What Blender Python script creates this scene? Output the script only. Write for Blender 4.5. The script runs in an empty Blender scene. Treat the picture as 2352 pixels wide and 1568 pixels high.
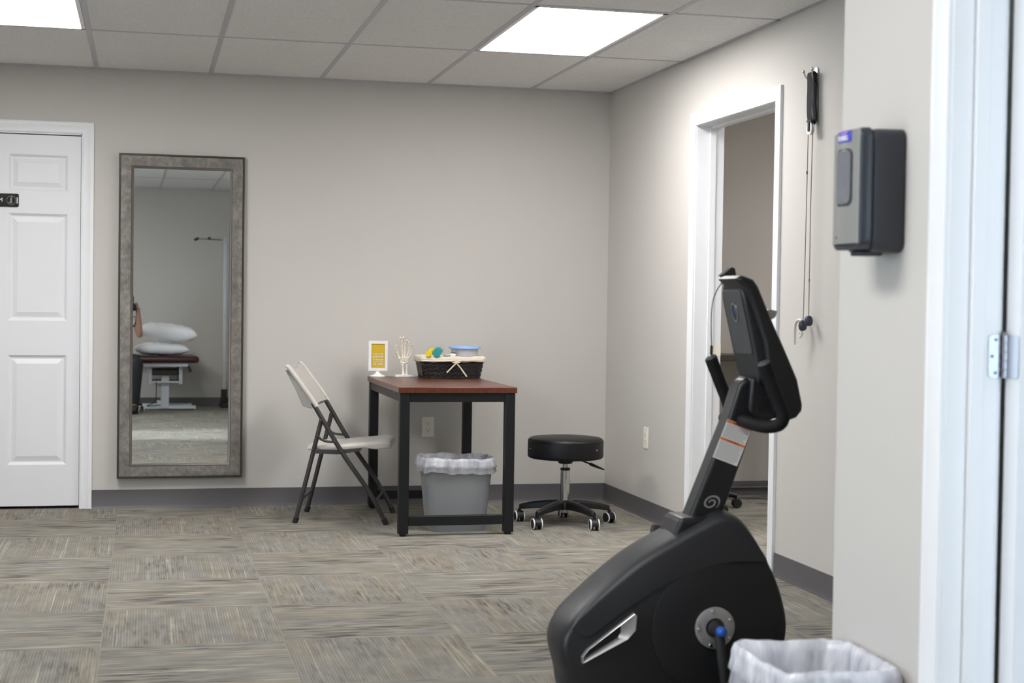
import bpy, bmesh, math, random
from mathutils import Vector, Matrix
random.seed(7)
PI = math.pi
SC = bpy.context.scene
COL = SC.collection

# ------------------------------------------------------------------ camera
cam_d = bpy.data.cameras.new('camera')
cam = bpy.data.objects.new('camera', cam_d)
COL.objects.link(cam)
cr = Vector((0.97226893, -0.23339984, 0.01475285))
cu_ = Vector((-0.00814046, 0.02926876, 0.99953843))
cf = Vector((0.23372391, 0.97194025, -0.02655713))
M = Matrix((cr, cu_, -cf)).transposed().to_4x4()
M.translation = Vector((-2.66924264, -8.69624434, 1.17608972))
cam.matrix_world = M
cam_d.sensor_fit = 'HORIZONTAL'
cam_d.sensor_width = 36.0
cam_d.lens = 3510.6256 / 2352 * 36.0
cam_d.clip_start = 0.02
cam_d.dof.use_dof = True
cam_d.dof.focus_distance = 7.4
cam_d.dof.aperture_fstop = 4.8
SC.camera = cam

# ------------------------------------------------------------------ world, sun, exposure
w = bpy.data.worlds.new('sky'); SC.world = w
w.use_nodes = True
bg = w.node_tree.nodes['Background']
bg.inputs[0].default_value = (0.70, 0.85, 1.0, 1)
bg.inputs[1].default_value = 10.0
sd = bpy.data.lights.new('sun', 'SUN'); sd.energy = 8.0; sd.angle = math.radians(6); sd.color = (0.9, 0.95, 1.0)
sun = bpy.data.objects.new('sun', sd); COL.objects.link(sun)
el = math.radians(29)
sdir = Vector((math.cos(el), 0.0, -math.sin(el)))
sun.rotation_euler = sdir.to_track_quat('-Z', 'Y').to_euler()
sun.location = (-12, -5.5, 6)
vs = SC.view_settings
SC.display_settings.display_device = 'sRGB'
vs.view_transform = 'Standard'; vs.look = 'None'; vs.gamma = 1.0; vs.use_curve_mapping = False
vs.exposure = 0.0
PANEL = 24.0          # emission of the ceiling light diffusers
SC.cycles.max_bounces = 10
SC.cycles.diffuse_bounces = 6
SC.cycles.sample_clamp_indirect = 6.0
SC.cycles.use_denoising = True
SC.cycles.caustics_reflective = False
SC.cycles.caustics_refractive = False

# ------------------------------------------------------------------ materials
def lin(c):
    c = c / 255.0
    return c / 12.92 if c <= 0.04045 else ((c + 0.055) / 1.055) ** 2.4
def rgb(c): return (lin(c[0]), lin(c[1]), lin(c[2]), 1.0)

class NT:
    def __init__(s, m):
        m.use_nodes = True
        s.t = m.node_tree; s.n = s.t.nodes; s.l = s.t.links
        s.b = s.n['Principled BSDF']
    def new(s, t, **kw):
        n = s.n.new(t)
        for k, v in kw.items(): setattr(n, k, v)
        return n
    def put(s, sock, v):
        if isinstance(v, bpy.types.NodeSocket): s.l.new(v, sock)
        else: sock.default_value = v
    def math(s, op, a, b=0.0, c=0.0):
        n = s.new('ShaderNodeMath', operation=op)
        s.put(n.inputs[0], a); s.put(n.inputs[1], b); s.put(n.inputs[2], c)
        return n.outputs[0]
    def mix(s, f, a, b):
        n = s.new('ShaderNodeMix', data_type='RGBA')
        s.put(n.inputs[0], f); s.put(n.inputs[6], a); s.put(n.inputs[7], b)
        return n.outputs[2]
    def mixf(s, f, a, b):
        n = s.new('ShaderNodeMix', data_type='FLOAT')
        s.put(n.inputs[0], f); s.put(n.inputs[2], a); s.put(n.inputs[3], b)
        return n.outputs[0]
    def mul(s, a, b):
        n = s.new('ShaderNodeMix', data_type='RGBA', blend_type='MULTIPLY')
        n.inputs[0].default_value = 1.0
        s.put(n.inputs[6], a); s.put(n.inputs[7], b)
        return n.outputs[2]
    def xyz(s, x, y, z):
        n = s.new('ShaderNodeCombineXYZ')
        for i, v in enumerate((x, y, z)): s.put(n.inputs[i], v)
        return n.outputs[0]
    def sep(s, v):
        n = s.new('ShaderNodeSeparateXYZ'); s.put(n.inputs[0], v); return n.outputs
    def noise(s, v, scale=1.0, detail=2.0, rough=0.5):
        n = s.new('ShaderNodeTexNoise')
        s.put(n.inputs['Vector'], v); n.inputs['Scale'].default_value = scale
        n.inputs['Detail'].default_value = detail; n.inputs['Roughness'].default_value = rough
        return n.outputs[0]
    def ramp(s, f, stops):
        n = s.new('ShaderNodeValToRGB')
        s.put(n.inputs[0], f)
        e = n.color_ramp.elements
        while len(e) < len(stops): e.new(0.5)
        for i, (p, c) in enumerate(stops): e[i].position = p; e[i].color = c
        return n.outputs[0]
    def bump(s, h, strength=0.3, dist=0.002):
        n = s.new('ShaderNodeBump'); n.inputs['Strength'].default_value = strength
        n.inputs['Distance'].default_value = dist
        s.put(n.inputs['Height'], h); s.l.new(n.outputs[0], s.b.inputs['Normal'])
    def obj(s): return s.new('ShaderNodeTexCoord').outputs['Object']
    def pos(s): return s.new('ShaderNodeNewGeometry').outputs['Position']

def mat(name, c, rough=0.5, metal=0.0, var=0.06, scale=30.0, bump=0.0, bscale=200.0, spec=None, alpha=None, trans=0.0, coat=0.0):
    m = bpy.data.materials.new(name); t = NT(m)
    base = rgb(c)
    dark = tuple(v * (1 - var) for v in base[:3]) + (1,)
    lite = tuple(min(1, v * (1 + var)) for v in base[:3]) + (1,)
    v = t.obj()
    t.put(t.b.inputs['Base Color'], t.mix(t.noise(v, scale, 3.0), dark, lite))
    t.b.inputs['Roughness'].default_value = rough
    t.b.inputs['Metallic'].default_value = metal
    if spec is not None: t.b.inputs['Specular IOR Level'].default_value = spec
    if coat: t.b.inputs['Coat Weight'].default_value = coat
    if trans: t.b.inputs['Transmission Weight'].default_value = trans
    if alpha is not None: t.b.inputs['Alpha'].default_value = alpha
    if bump: t.bump(t.noise(v, bscale, 2.0), bump, 0.001)
    return m

WALL = mat('wall paint', (199, 195, 190), 0.75, var=0.012, scale=2.0, bump=0.05, bscale=260, spec=0.3)
TRIMW = mat('white trim paint', (236, 237, 240), 0.4, var=0.01, scale=4)
DOORW = mat('white door paint', (231, 232, 236), 0.45, var=0.012, scale=6, bump=0.04, bscale=120)
BASEB = mat('vinyl base', (88, 85, 88), 0.45, var=0.05, scale=5)
BLACKM = mat('black powder coat', (22, 24, 26), 0.45, var=0.06, bump=0.05, bscale=400, spec=0.35)
BRONZE = mat('dark bronze tube', (62, 60, 59), 0.4, 0.3, var=0.05)
CHROME = mat('chrome', (205, 206, 208), 0.12, 1.0, var=0.02)
STEEL = mat('brushed steel', (176, 176, 182), 0.35, 1.0, var=0.05)
SILVER = mat('silver paint', (178, 178, 180), 0.3, 0.7, var=0.03)
VINYL = mat('black vinyl', (17, 17, 19), 0.45, var=0.08, bump=0.08, bscale=260, spec=0.3)
PLBLK = mat('black plastic', (20, 21, 25), 0.42, var=0.08, bump=0.06, bscale=500)
PLGREY = mat('charcoal plastic', (36, 37, 41), 0.5, var=0.06, bump=0.06, bscale=500)
PLPANEL = mat('dark grey panel', (66, 67, 70), 0.5, var=0.05, bump=0.1, bscale=600)
GRIP = mat('black foam grip', (17, 17, 19), 0.65, var=0.1, bump=0.15, bscale=300, spec=0.25)
RUBBER = mat('black rubber', (26, 26, 27), 0.7, var=0.1)
CHAIRP = mat('light grey moulded plastic', (204, 199, 193), 0.45, var=0.02, bump=0.08, bscale=350)
CHAIRSHADE = mat('shaded chair plastic', (168, 165, 160), 0.55, var=0.03, bump=0.08, bscale=350)  # chair plastic darkened: shade of the hollow back put into the colour
BINGREY = mat('grey bin plastic', (138, 140, 143), 0.5, var=0.03, bump=0.05, bscale=300)
WHITEP = mat('white plastic', (236, 236, 236), 0.35, var=0.01)
IVORY = mat('ivory plastic', (236, 232, 217), 0.4, var=0.01)
BONE = mat('bone plastic', (233, 226, 210), 0.45, var=0.05, scale=60)
YELLOWP = mat('yellow poster', (203, 172, 40), 0.5, var=0.03)
YEL = mat('yellow putty cap', (232, 205, 20), 0.45, var=0.04)
TEAL = mat('teal putty cap', (40, 150, 150), 0.45, var=0.04)
PALETEAL = mat('pale teal barrel', (158, 190, 187), 0.45, var=0.05)
WICKER = mat('black wicker', (28, 26, 25), 0.2, var=0.25, scale=80)
LINEN = mat('cream linen', (226, 217, 197), 0.85, var=0.05, scale=40, bump=0.2, bscale=500)
BLUELID = mat('blue lid', (150, 182, 230), 0.3, var=0.03)
CLEARP = mat('cloudy clear plastic', (232, 233, 238), 0.25, var=0.02, alpha=0.42)
PAPERW = mat('white packet', (225, 226, 224), 0.5, var=0.03, alpha=0.92)
CARD = mat('tan card', (196, 140, 80), 0.7)
PINK = mat('pink plastic', (205, 60, 110), 0.5)
BLUEP = mat('blue cap', (40, 92, 190), 0.35, var=0.05)
ORANGE = mat('orange reflector', (235, 90, 40), 0.35)
LABELW = mat('white label', (232, 232, 232), 0.45, var=0.01)
LABELO = mat('orange label bar', (222, 118, 45), 0.5)
INK = mat('grey print', (120, 120, 124), 0.6)
DINK = mat('dark print', (90, 45, 25), 0.6)
SIGNBLK = mat('black sign acrylic', (16, 16, 18), 0.15, var=0.1)
SIGNGRY = mat('grey sign print', (120, 126, 124), 0.4)
DISPGREY = mat('dispenser grey', (146, 146, 143), 0.35, 0.3, var=0.03)
DISPBLK = mat('dispenser black', (48, 51, 60), 0.4, var=0.04)
SMOKE = mat('smoked window', (112, 115, 121), 0.12, var=0.15, scale=40, coat=0.5)
LOGOBLU = mat('blue logo', (70, 72, 190), 0.4)
LOGOPNK = mat('pink logo', (226, 150, 215), 0.4)
STRAPM = mat('navy black webbing', (24, 22, 34), 0.85, var=0.2, scale=200, bump=0.3, bscale=700)
CORDM = mat('grey cord', (150, 140, 128), 0.8, var=0.15, scale=300)
CORDW = mat('white rope', (224, 220, 210), 0.8, var=0.05, scale=300)
HANDLEM = mat('dark blue grey handle', (54, 56, 68), 0.5, var=0.06)
MAROON = mat('maroon vinyl', (58, 20, 22), 0.35, var=0.08)
PILLOW = mat('white pillow cotton', (240, 240, 242), 0.85, var=0.02, bump=0.2, bscale=40)
OFFW = mat('off white enamel', (205, 209, 214), 0.4, var=0.02)
SKIN = mat('skin', (172, 128, 110), 0.5, var=0.06)
TROUSER = mat('black trousers', (28, 29, 32), 0.85, var=0.1)
SHIRT = mat('white shirt', (225, 226, 228), 0.85, var=0.03)
HAIR = mat('brown hair', (60, 42, 30), 0.6, var=0.25, scale=120)
DARKW = mat('dark laminate', (66, 56, 50), 0.35, var=0.12, scale=20)
GRIDM = mat('grid metal', (184, 183, 189), 0.45, var=0.01)

def m_tabletop():
    m = bpy.data.materials.new('cherry laminate'); t = NT(m)
    s = t.sep(t.obj())
    v = t.xyz(t.math('MULTIPLY', s[0], 60.0), t.math('MULTIPLY', s[1], 4.0), t.math('MULTIPLY', s[2], 60.0))
    f = t.noise(v, 1.0, 4.0, 0.6)
    t.put(t.b.inputs['Base Color'], t.ramp(f, [(0.3, rgb((72, 36, 26))), (0.7, rgb((106, 56, 40)))]))
    t.b.inputs['Roughness'].default_value = 0.3
    return m
TOPM = m_tabletop()

def m_frame():
    m = bpy.data.materials.new('weathered grey wood'); t = NT(m)
    v = t.obj(); s = t.sep(v)
    f1 = t.noise(v, 26.0, 6.0, 0.7)
    f2 = t.noise(t.xyz(t.math('MULTIPLY', s[0], 160.0), 0.0, t.math('MULTIPLY', s[2], 40.0)), 1.0, 3.0, 0.6)
    f3 = t.noise(v, 9.0, 2.0)
    f = t.math('ADD', t.math('MULTIPLY', f1, 0.55), t.math('ADD', t.math('MULTIPLY', f2, 0.25), t.math('MULTIPLY', f3, 0.2)))
    t.put(t.b.inputs['Base Color'], t.ramp(f, [(0.32, rgb((84, 80, 76))), (0.5, rgb((122, 117, 111))), (0.68, rgb((158, 152, 145)))]))
    t.b.inputs['Roughness'].default_value = 0.5
    t.b.inputs['Metallic'].default_value = 0.15
    t.bump(f, 0.25, 0.002)
    return m
FRAMEM = m_frame()

def m_carpet():
    S = 0.6096
    m = bpy.data.materials.new('striped carpet tile'); t = NT(m)
    p = t.sep(t.pos())
    u = t.math('DIVIDE', t.math('SUBTRACT', p[0], -2.8042), S)
    v = t.math('DIVIDE', t.math('SUBTRACT', p[1], -0.4016), S)
    i = t.math('FLOOR', u); j = t.math('FLOOR', v)
    fu = t.math('SUBTRACT', u, i); fv = t.math('SUBTRACT', v, j)
    odd = t.math('FLOORED_MODULO', t.math('ADD', i, j), 2.0)
    a = t.mixf(odd, fv, fu); l = t.mixf(odd, fu, fv)
    wn = t.new('ShaderNodeTexWhiteNoise', noise_dimensions='2D')
    t.put(wn.inputs['Vector'], t.xyz(i, j, 0.0))
    r = wn.outputs['Value']
    r50 = t.math('MULTIPLY', r, 53.0)
    def nz(ka, kl, off, detail=2.0):
        return t.noise(t.xyz(t.math('MULTIPLY', a, ka), t.math('MULTIPLY', l, kl), t.math('ADD', r50, off)), 1.0, detail)
    wob = t.math('MULTIPLY', nz(12.0, 3.0, 3.0, 1.0), 3.0)
    rib = t.math('SINE', t.math('ADD', t.math('MULTIPLY', a, 2 * PI * 62), wob))
    patch = nz(3.2, 1.6, 11.0, 1.0)
    yarn = nz(64.0, 1.1, 17.0, 1.0)
    streak = nz(44.0, 4.2, 23.0, 2.0)
    mott = nz(9.0, 5.0, 29.0, 3.0)
    hue = nz(5.0, 0.9, 33.0, 1.0)
    pile = t.noise(t.pos(), 420.0, 1.0)
    f = t.math('ADD', 0.47, t.math('MULTIPLY', rib, 0.045))
    f = t.math('ADD', f, t.math('MULTIPLY', t.math('MAXIMUM', t.math('SUBTRACT', yarn, 0.55), 0.0), t.mixf(odd, 1.2, 0.75)))
    pm = t.math('MULTIPLY', t.math('MAXIMUM', t.math('SUBTRACT', patch, 0.36), 0.0), 5.0)
    f = t.math('SUBTRACT', f, t.math('MULTIPLY', t.math('MULTIPLY', t.math('MAXIMUM', t.math('SUBTRACT', streak, 0.48), 0.0), pm), t.mixf(odd, 1.35, 0.5)))
    f = t.math('ADD', f, t.math('MULTIPLY', t.math('SUBTRACT', mott, 0.5), 0.26))
    f = t.math('ADD', f, t.math('MULTIPLY', t.math('SUBTRACT', pile, 0.5), 0.16))
    col = t.ramp(f, [(0.22, rgb((80, 77, 74))), (0.44, rgb((125, 121, 114))), (0.58, rgb((146, 142, 132))), (0.80, rgb((192, 186, 172)))])
    tint = t.ramp(hue, [(0.36, (0.96, 0.98, 1.0, 1)), (0.5, (1, 1, 1, 1)), (0.64, (1.01, 0.975, 0.925, 1))])
    col = t.mul(col, tint)
    # the seam between two tiles
    e = t.math('MINIMUM', t.math('MINIMUM', fu, t.math('SUBTRACT', 1.0, fu)), t.math('MINIMUM', fv, t.math('SUBTRACT', 1.0, fv)))
    seam = t.math('LESS_THAN', e, 0.004)
    col = t.mix(t.math('MULTIPLY', seam, 0.35), col, rgb((150, 143, 130)))
    t.put(t.b.inputs['Base Color'], col)
    t.b.inputs['Roughness'].default_value = 0.95
    t.b.inputs['Specular IOR Level'].default_value = 0.15
    t.bump(f, 0.5, 0.004)
    return m
CARPET = m_carpet()

def m_tile():
    m = bpy.data.materials.new('acoustic ceiling tile'); t = NT(m)
    v = t.pos()
    n = t.noise(v, 220.0, 3.0, 0.7)
    n2 = t.noise(v, 70.0, 3.0, 0.7)
    f = t.math('ADD', t.math('MULTIPLY', n, 0.6), t.math('MULTIPLY', n2, 0.4))
    t.put(t.b.inputs['Base Color'], t.ramp(f, [(0.3, rgb((200, 198, 197))), (0.5, rgb((228, 227, 226))), (0.7, rgb((238, 237, 237)))]))
    t.b.inputs['Roughness'].default_value = 0.9
    t.bump(f, 0.4, 0.003)
    return m
TILE = m_tile()

def m_emit(name, c, s):
    m = bpy.data.materials.new(name); t = NT(m)
    e = t.new('ShaderNodeEmission')
    e.inputs[0].default_value = c
    e.inputs[1].default_value = s
    out = t.n['Material Output']; t.l.new(e.outputs[0], out.inputs[0])
    return m
DIFFUSER = m_emit('lit light diffuser', (1.0, 0.985, 0.97, 1), PANEL)

def m_mirror():
    m = bpy.data.materials.new('silvered mirror'); t = NT(m)
    n = t.noise(t.obj(), 3.0)
    t.put(t.b.inputs['Base Color'], t.mix(n, (0.83, 0.86, 0.86, 1), (0.85, 0.88, 0.87, 1)))
    t.b.inputs['Metallic'].default_value = 1.0; t.b.inputs['Roughness'].default_value = 0.0
    return m
MIRROR = m_mirror()

def m_liner():
    m = bpy.data.materials.new('translucent bin liner'); t = NT(m)
    q = t.sep(t.obj())
    v = t.xyz(t.math('MULTIPLY', q[0], 26.0), t.math('MULTIPLY', q[1], 26.0), t.math('MULTIPLY', q[2], 7.0))
    n = t.noise(v, 1.0, 2.0, 0.5)
    n2 = t.noise(v, 0.6, 1.0, 0.5)
    t.put(t.b.inputs['Base Color'], t.mix(n, rgb((216, 218, 228)), rgb((242, 242, 247))))
    t.b.inputs['Roughness'].default_value = 0.22
    t.put(t.b.inputs['Alpha'], t.math('ADD', 0.16, t.math('MULTIPLY', n, 0.85)))
    t.bump(t.math('ADD', n, n2), 0.8, 0.02)
    return m
LINER = m_liner()

def m_glass():
    m = bpy.data.materials.new('window glass'); t = NT(m)
    tr = t.new('ShaderNodeBsdfTransparent'); gl = t.new('ShaderNodeBsdfGlossy'); gl.inputs['Roughness'].default_value = 0.02
    mx = t.new('ShaderNodeMixShader'); mx.inputs[0].default_value = 0.06
    tr.inputs[0].default_value = (0.95, 0.97, 0.97, 1)
    t.l.new(tr.outputs[0], mx.inputs[1]); t.l.new(gl.outputs[0], mx.inputs[2])
    t.l.new(mx.outputs[0], t.n['Material Output'].inputs[0])
    return m
GLASS = m_glass()

# ------------------------------------------------------------------ mesh helpers
class MB:
    def __init__(s): s.bm = bmesh.new()
    def _faces(s, vs, fs):
        bv = [s.bm.verts.new(v) for v in vs]
        for f in fs:
            try: s.bm.faces.new([bv[i] for i in f])
            except ValueError: pass
        return s
    def box(s, x0, x1, y0, y1, z0, z1):
        v = [(x, y, z) for x in (x0, x1) for y in (y0, y1) for z in (z0, z1)]
        return s._faces(v, [(0, 1, 3, 2), (4, 6, 7, 5), (0, 4, 5, 1), (2, 3, 7, 6), (0, 2, 6, 4), (1, 5, 7, 3)])
    def obox(s, c, ax, ay, az, hx, hy, hz):
        c = Vector(c); ax, ay, az = Vector(ax).normalized(), Vector(ay).normalized(), Vector(az).normalized()
        v = [c + ax * (hx * i) + ay * (hy * j) + az * (hz * k) for i in (-1, 1) for j in (-1, 1) for k in (-1, 1)]
        return s._faces(v, [(0, 1, 3, 2), (4, 6, 7, 5), (0, 4, 5, 1), (2, 3, 7, 6), (0, 2, 6, 4), (1, 5, 7, 3)])
    def bar(s, a, b, wx, wy, up=(0, 0, 1)):
        a, b = Vector(a), Vector(b); d = (b - a); L = d.length; d.normalize()
        x = d.cross(Vector(up))
        if x.length < 1e-4: x = d.cross(Vector((0, 1, 0)))
        x.normalize(); y = x.cross(d)
        return s.obox((a + b) / 2, x, y, d, wx / 2, wy / 2, L / 2)
    def prism(s, poly, d0, d1, fn):
        """poly: 2-D points; fn(u, v, d) -> 3-D"""
        n = len(poly)
        vs = [fn(u, v, d0) for u, v in poly] + [fn(u, v, d1) for u, v in poly]
        fs = [tuple(range(n)), tuple(range(2 * n - 1, n - 1, -1))] + [(i, i + n, (i + 1) % n + n, (i + 1) % n) for i in range(n)]
        return s._faces(vs, fs)
    def loft(s, rings, closed=True, caps=True, wrap=False):
        n = len(rings[0]); vs = [p for r in rings for p in r]; fs = []
        m = len(rings)
        for k in range(m if wrap else m - 1):
            k2 = (k + 1) % m
            for i in range(n if closed else n - 1):
                i2 = (i + 1) % n
                fs.append((k * n + i, k * n + i2, k2 * n + i2, k2 * n + i))
        if caps and closed and not wrap:
            fs.append(tuple(range(n - 1, -1, -1))); fs.append(tuple((m - 1) * n + i for i in range(n)))
        return s._faces(vs, fs)
    def tube(s, pts, r, n=12, caps=True):
        pts = [Vector(p) for p in pts]; m = len(pts)
        rr = r if isinstance(r, (list, tuple)) else [r] * m
        rings = []; prev = None
        for k in range(m):
            d = (pts[min(k + 1, m - 1)] - pts[max(k - 1, 0)]).normalized()
            if prev is None:
                x = d.cross(Vector((0, 0, 1)))
                if x.length < 1e-3: x = d.cross(Vector((0, 1, 0)))
            else: x = prev - d * prev.dot(d)
            x.normalize(); prev = x; y = d.cross(x)
            rings.append([pts[k] + (x * math.cos(2 * PI * i / n) + y * math.sin(2 * PI * i / n)) * rr[k] for i in range(n)])
        return s.loft(rings, caps=caps)
    def lathe(s, prof, c=(0, 0, 0), axis='z', n=32, caps=True):
        c = Vector(c); rings = []
        for r, h in prof:
            ring = []
            for i in range(n):
                a = 2 * PI * i / n; x, y = r * math.cos(a), r * math.sin(a)
                v = {'z': (x, y, h), 'y': (x, h, y), 'x': (h, x, y)}[axis]
                ring.append(c + Vector(v))
            rings.append(ring)
        return s.loft(rings, caps=caps)
    def ball(s, c, rx, ry=None, rz=None, n=16, m=10):
        ry = ry or rx; rz = rz or rx
        prof = []
        rings = []
        for k in range(1, m):
            t = PI * k / m
            rings.append([Vector(c) + Vector((rx * math.sin(t) * math.cos(2 * PI * i / n), ry * math.sin(t) * math.sin(2 * PI * i / n), rz * math.cos(t))) for i in range(n)])
        return s.loft(rings)
    def grid(s, fn, nu, nv):
        vs = [fn(i / nu, j / nv) for i in range(nu + 1) for j in range(nv + 1)]
        fs = [(i * (nv + 1) + j, (i + 1) * (nv + 1) + j, (i + 1) * (nv + 1) + j + 1, i * (nv + 1) + j + 1) for i in range(nu) for j in range(nv)]
        return s._faces(vs, fs)
    def xf(s, mtx):
        bmesh.ops.transform(s.bm, matrix=mtx, verts=s.bm.verts); return s
    def build(s, name, material, parent=None, bevel=0.0, seg=2, world=True, ang=40, subsurf=0, solid=0.0):
        bmesh.ops.recalc_face_normals(s.bm, faces=s.bm.faces)
        me = bpy.data.meshes.new(name)
        if parent is not None and world:
            bmesh.ops.transform(s.bm, matrix=origin_inv(parent), verts=s.bm.verts)
        s.bm.to_mesh(me); s.bm.free()
        me.materials.append(material)
        for p in me.polygons: p.use_smooth = True
        me.set_sharp_from_angle(angle=math.radians(ang))
        o = bpy.data.objects.new(name, me); COL.objects.link(o)
        if parent is not None: o.parent = parent
        if solid:
            md = o.modifiers.new('solid', 'SOLIDIFY'); md.thickness = solid; md.offset = 0
        if bevel:
            md = o.modifiers.new('bevel', 'BEVEL'); md.width = bevel; md.segments = seg; md.limit_method = 'ANGLE'; md.angle_limit = math.radians(35)
            md.harden_normals = False
        if subsurf:
            md = o.modifiers.new('sub', 'SUBSURF'); md.levels = subsurf; md.render_levels = subsurf
        return o

def origin_inv(o):
    m = Matrix.Identity(4)
    while o is not None:
        m = (Matrix.Translation(o.location) @ o.rotation_euler.to_matrix().to_4x4()) @ m
        o = o.parent
    return m.inverted()

def tag(o, label=None, cat=None, group=None, kind=None):
    if label: o['label'] = label
    if cat: o['category'] = cat
    if group: o['group'] = group
    if kind: o['kind'] = kind
    return o
def thing(name, label, cat, loc=(0, 0, 0), rot=(0, 0, 0), group=None):
    o = bpy.data.objects.new(name, None); COL.objects.link(o)
    o.location = loc; o.rotation_euler = rot; o.empty_display_size = 0.1
    return tag(o, label, cat, group)
def copy_tree(o, parent=None):
    c = o.copy(); COL.objects.link(c)
    if parent is not None: c.parent = parent
    for ch in list(o.children): copy_tree(ch, c)
    return c
def struct(mb, name, m, parent=None, **k):
    o = mb.build(name, m, parent, **k)
    if parent is None: o['kind'] = 'structure'
    return o
XZ = lambda u, v, d: (u, d, v)
YZ = lambda u, v, d: (d, u, v)
XY = lambda u, v, d: (u, v, d)
def text(body, size, m, parent, mtx, name='lettering', align='CENTER', ext=0.0004, bold=0.0, world=True):
    cu = bpy.data.curves.new('t', 'FONT'); cu.body = body; cu.size = size; cu.extrude = ext; cu.offset = bold
    cu.align_x = align; cu.align_y = 'CENTER'
    o = bpy.data.objects.new('t', cu); COL.objects.link(o)
    me = bpy.data.meshes.new_from_object(o.evaluated_get(bpy.context.evaluated_depsgraph_get()))
    bpy.data.objects.remove(o); bpy.data.curves.remove(cu)
    me.transform(mtx)
    if world and parent is not None: me.transform(origin_inv(parent))
    me.materials.clear(); me.materials.append(m); me.name = name
    o = bpy.data.objects.new(name, me); COL.objects.link(o); o.parent = parent
    return o
def smooth(pts, n=8):
    """Catmull-Rom through the points"""
    P = [Vector(p) for p in pts]; out = []
    for i in range(len(P) - 1):
        a, b, c, d = P[max(i - 1, 0)], P[i], P[i + 1], P[min(i + 2, len(P) - 1)]
        for k in range(n):
            t = k / n
            out.append(0.5 * ((2 * b) + (c - a) * t + (2 * a - 5 * b + 4 * c - d) * t * t + (3 * b - a - 3 * c + d) * t ** 3))
    out.append(P[-1]); return out
def rrect(x0, x1, y0, y1, r, n=5):
    out = []
    for cx, cy, a0 in ((x1 - r, y1 - r, 0), (x0 + r, y1 - r, 90), (x0 + r, y0 + r, 180), (x1 - r, y0 + r, 270)):
        for k in range(n + 1):
            a = math.radians(a0 + 90 * k / n); out.append((cx + r * math.cos(a), cy + r * math.sin(a)))
    return out

# ------------------------------------------------------------------ room shell
H = 2.41; H2 = 2.61; XL = -5.2; YF = -10.2; XE = -1.08; YSTEP = -4.45
struct(MB().box(XL - .2, 3.7, YF - .2, 0.25, -0.1, 0.0), 'floor', CARPET)
# back wall with the recess of the white door
b = MB()
b.box(XL - .2, -3.94, 0, .25, 0, 2.8); b.box(-3.94, -2.995, 0.12, .25, 0, 2.8); b.box(-3.94, -2.995, 0, .12, 2.06, 2.8); b.box(-2.995, 3.7, 0, .25, 0, 2.8)
struct(b, 'wall_back', WALL)
b = MB()
b.box(0, .13, -1.465, 0, 0, 2.8); b.box(0, .13, -5.38, -2.485, 0, 2.8); b.box(0, .13, -2.485, -1.465, 2.075, 2.8)
struct(b, 'wall_right', WALL)
b = MB()  # left wall with a tall window
for y0, y1 in ((YF, -6.2), (-4.9, 0)): b.box(XL - .15, XL, y0, y1, 0, 2.8)
for y0, y1, z0 in ((-6.2, -4.9, .12),): b.box(XL - .15, XL, y0, y1, 2.1, 2.8); b.box(XL - .15, XL, y0, y1, 0, z0)
struct(b, 'wall_left', WALL)
b = MB()  # front wall, with the glazed entrance of the entry room
b.box(XL - .15, -.75, YF - .15, YF, 0, 2.8); b.box(1.55, 3.7, YF - .15, YF, 0, 2.8); b.box(-.75, 1.55, YF - .15, YF, 2.2, 2.8); b.box(-.75, 1.55, YF - .15, YF, 0, .1)
struct(b, 'wall_front', WALL)
YD0, YD1 = -5.878, -6.80       # doorway in the near right wall
b = MB()
b.box(XE, XE + .115, YD0 + .014, -5.375, 0, 2.8); b.box(XE, XE + .115, YF, YD1 - .014, 0, 2.8); b.box(XE, XE + .115, YD1 - .014, YD0 + .014, 2.055, 2.8)
struct(b, 'wall_entry', WALL)
struct(MB().box(XE + .115, .13, -5.49, -5.375, 0, 2.8), 'wall_alcove', WALL)
struct(MB().box(3.55, 3.7, YF, 0, 0, 2.8), 'wall_outer', WALL)
struct(MB().box(.13, 3.55, -4.3, -4.2, 0, 2.8), 'wall_partition', WALL)

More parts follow.
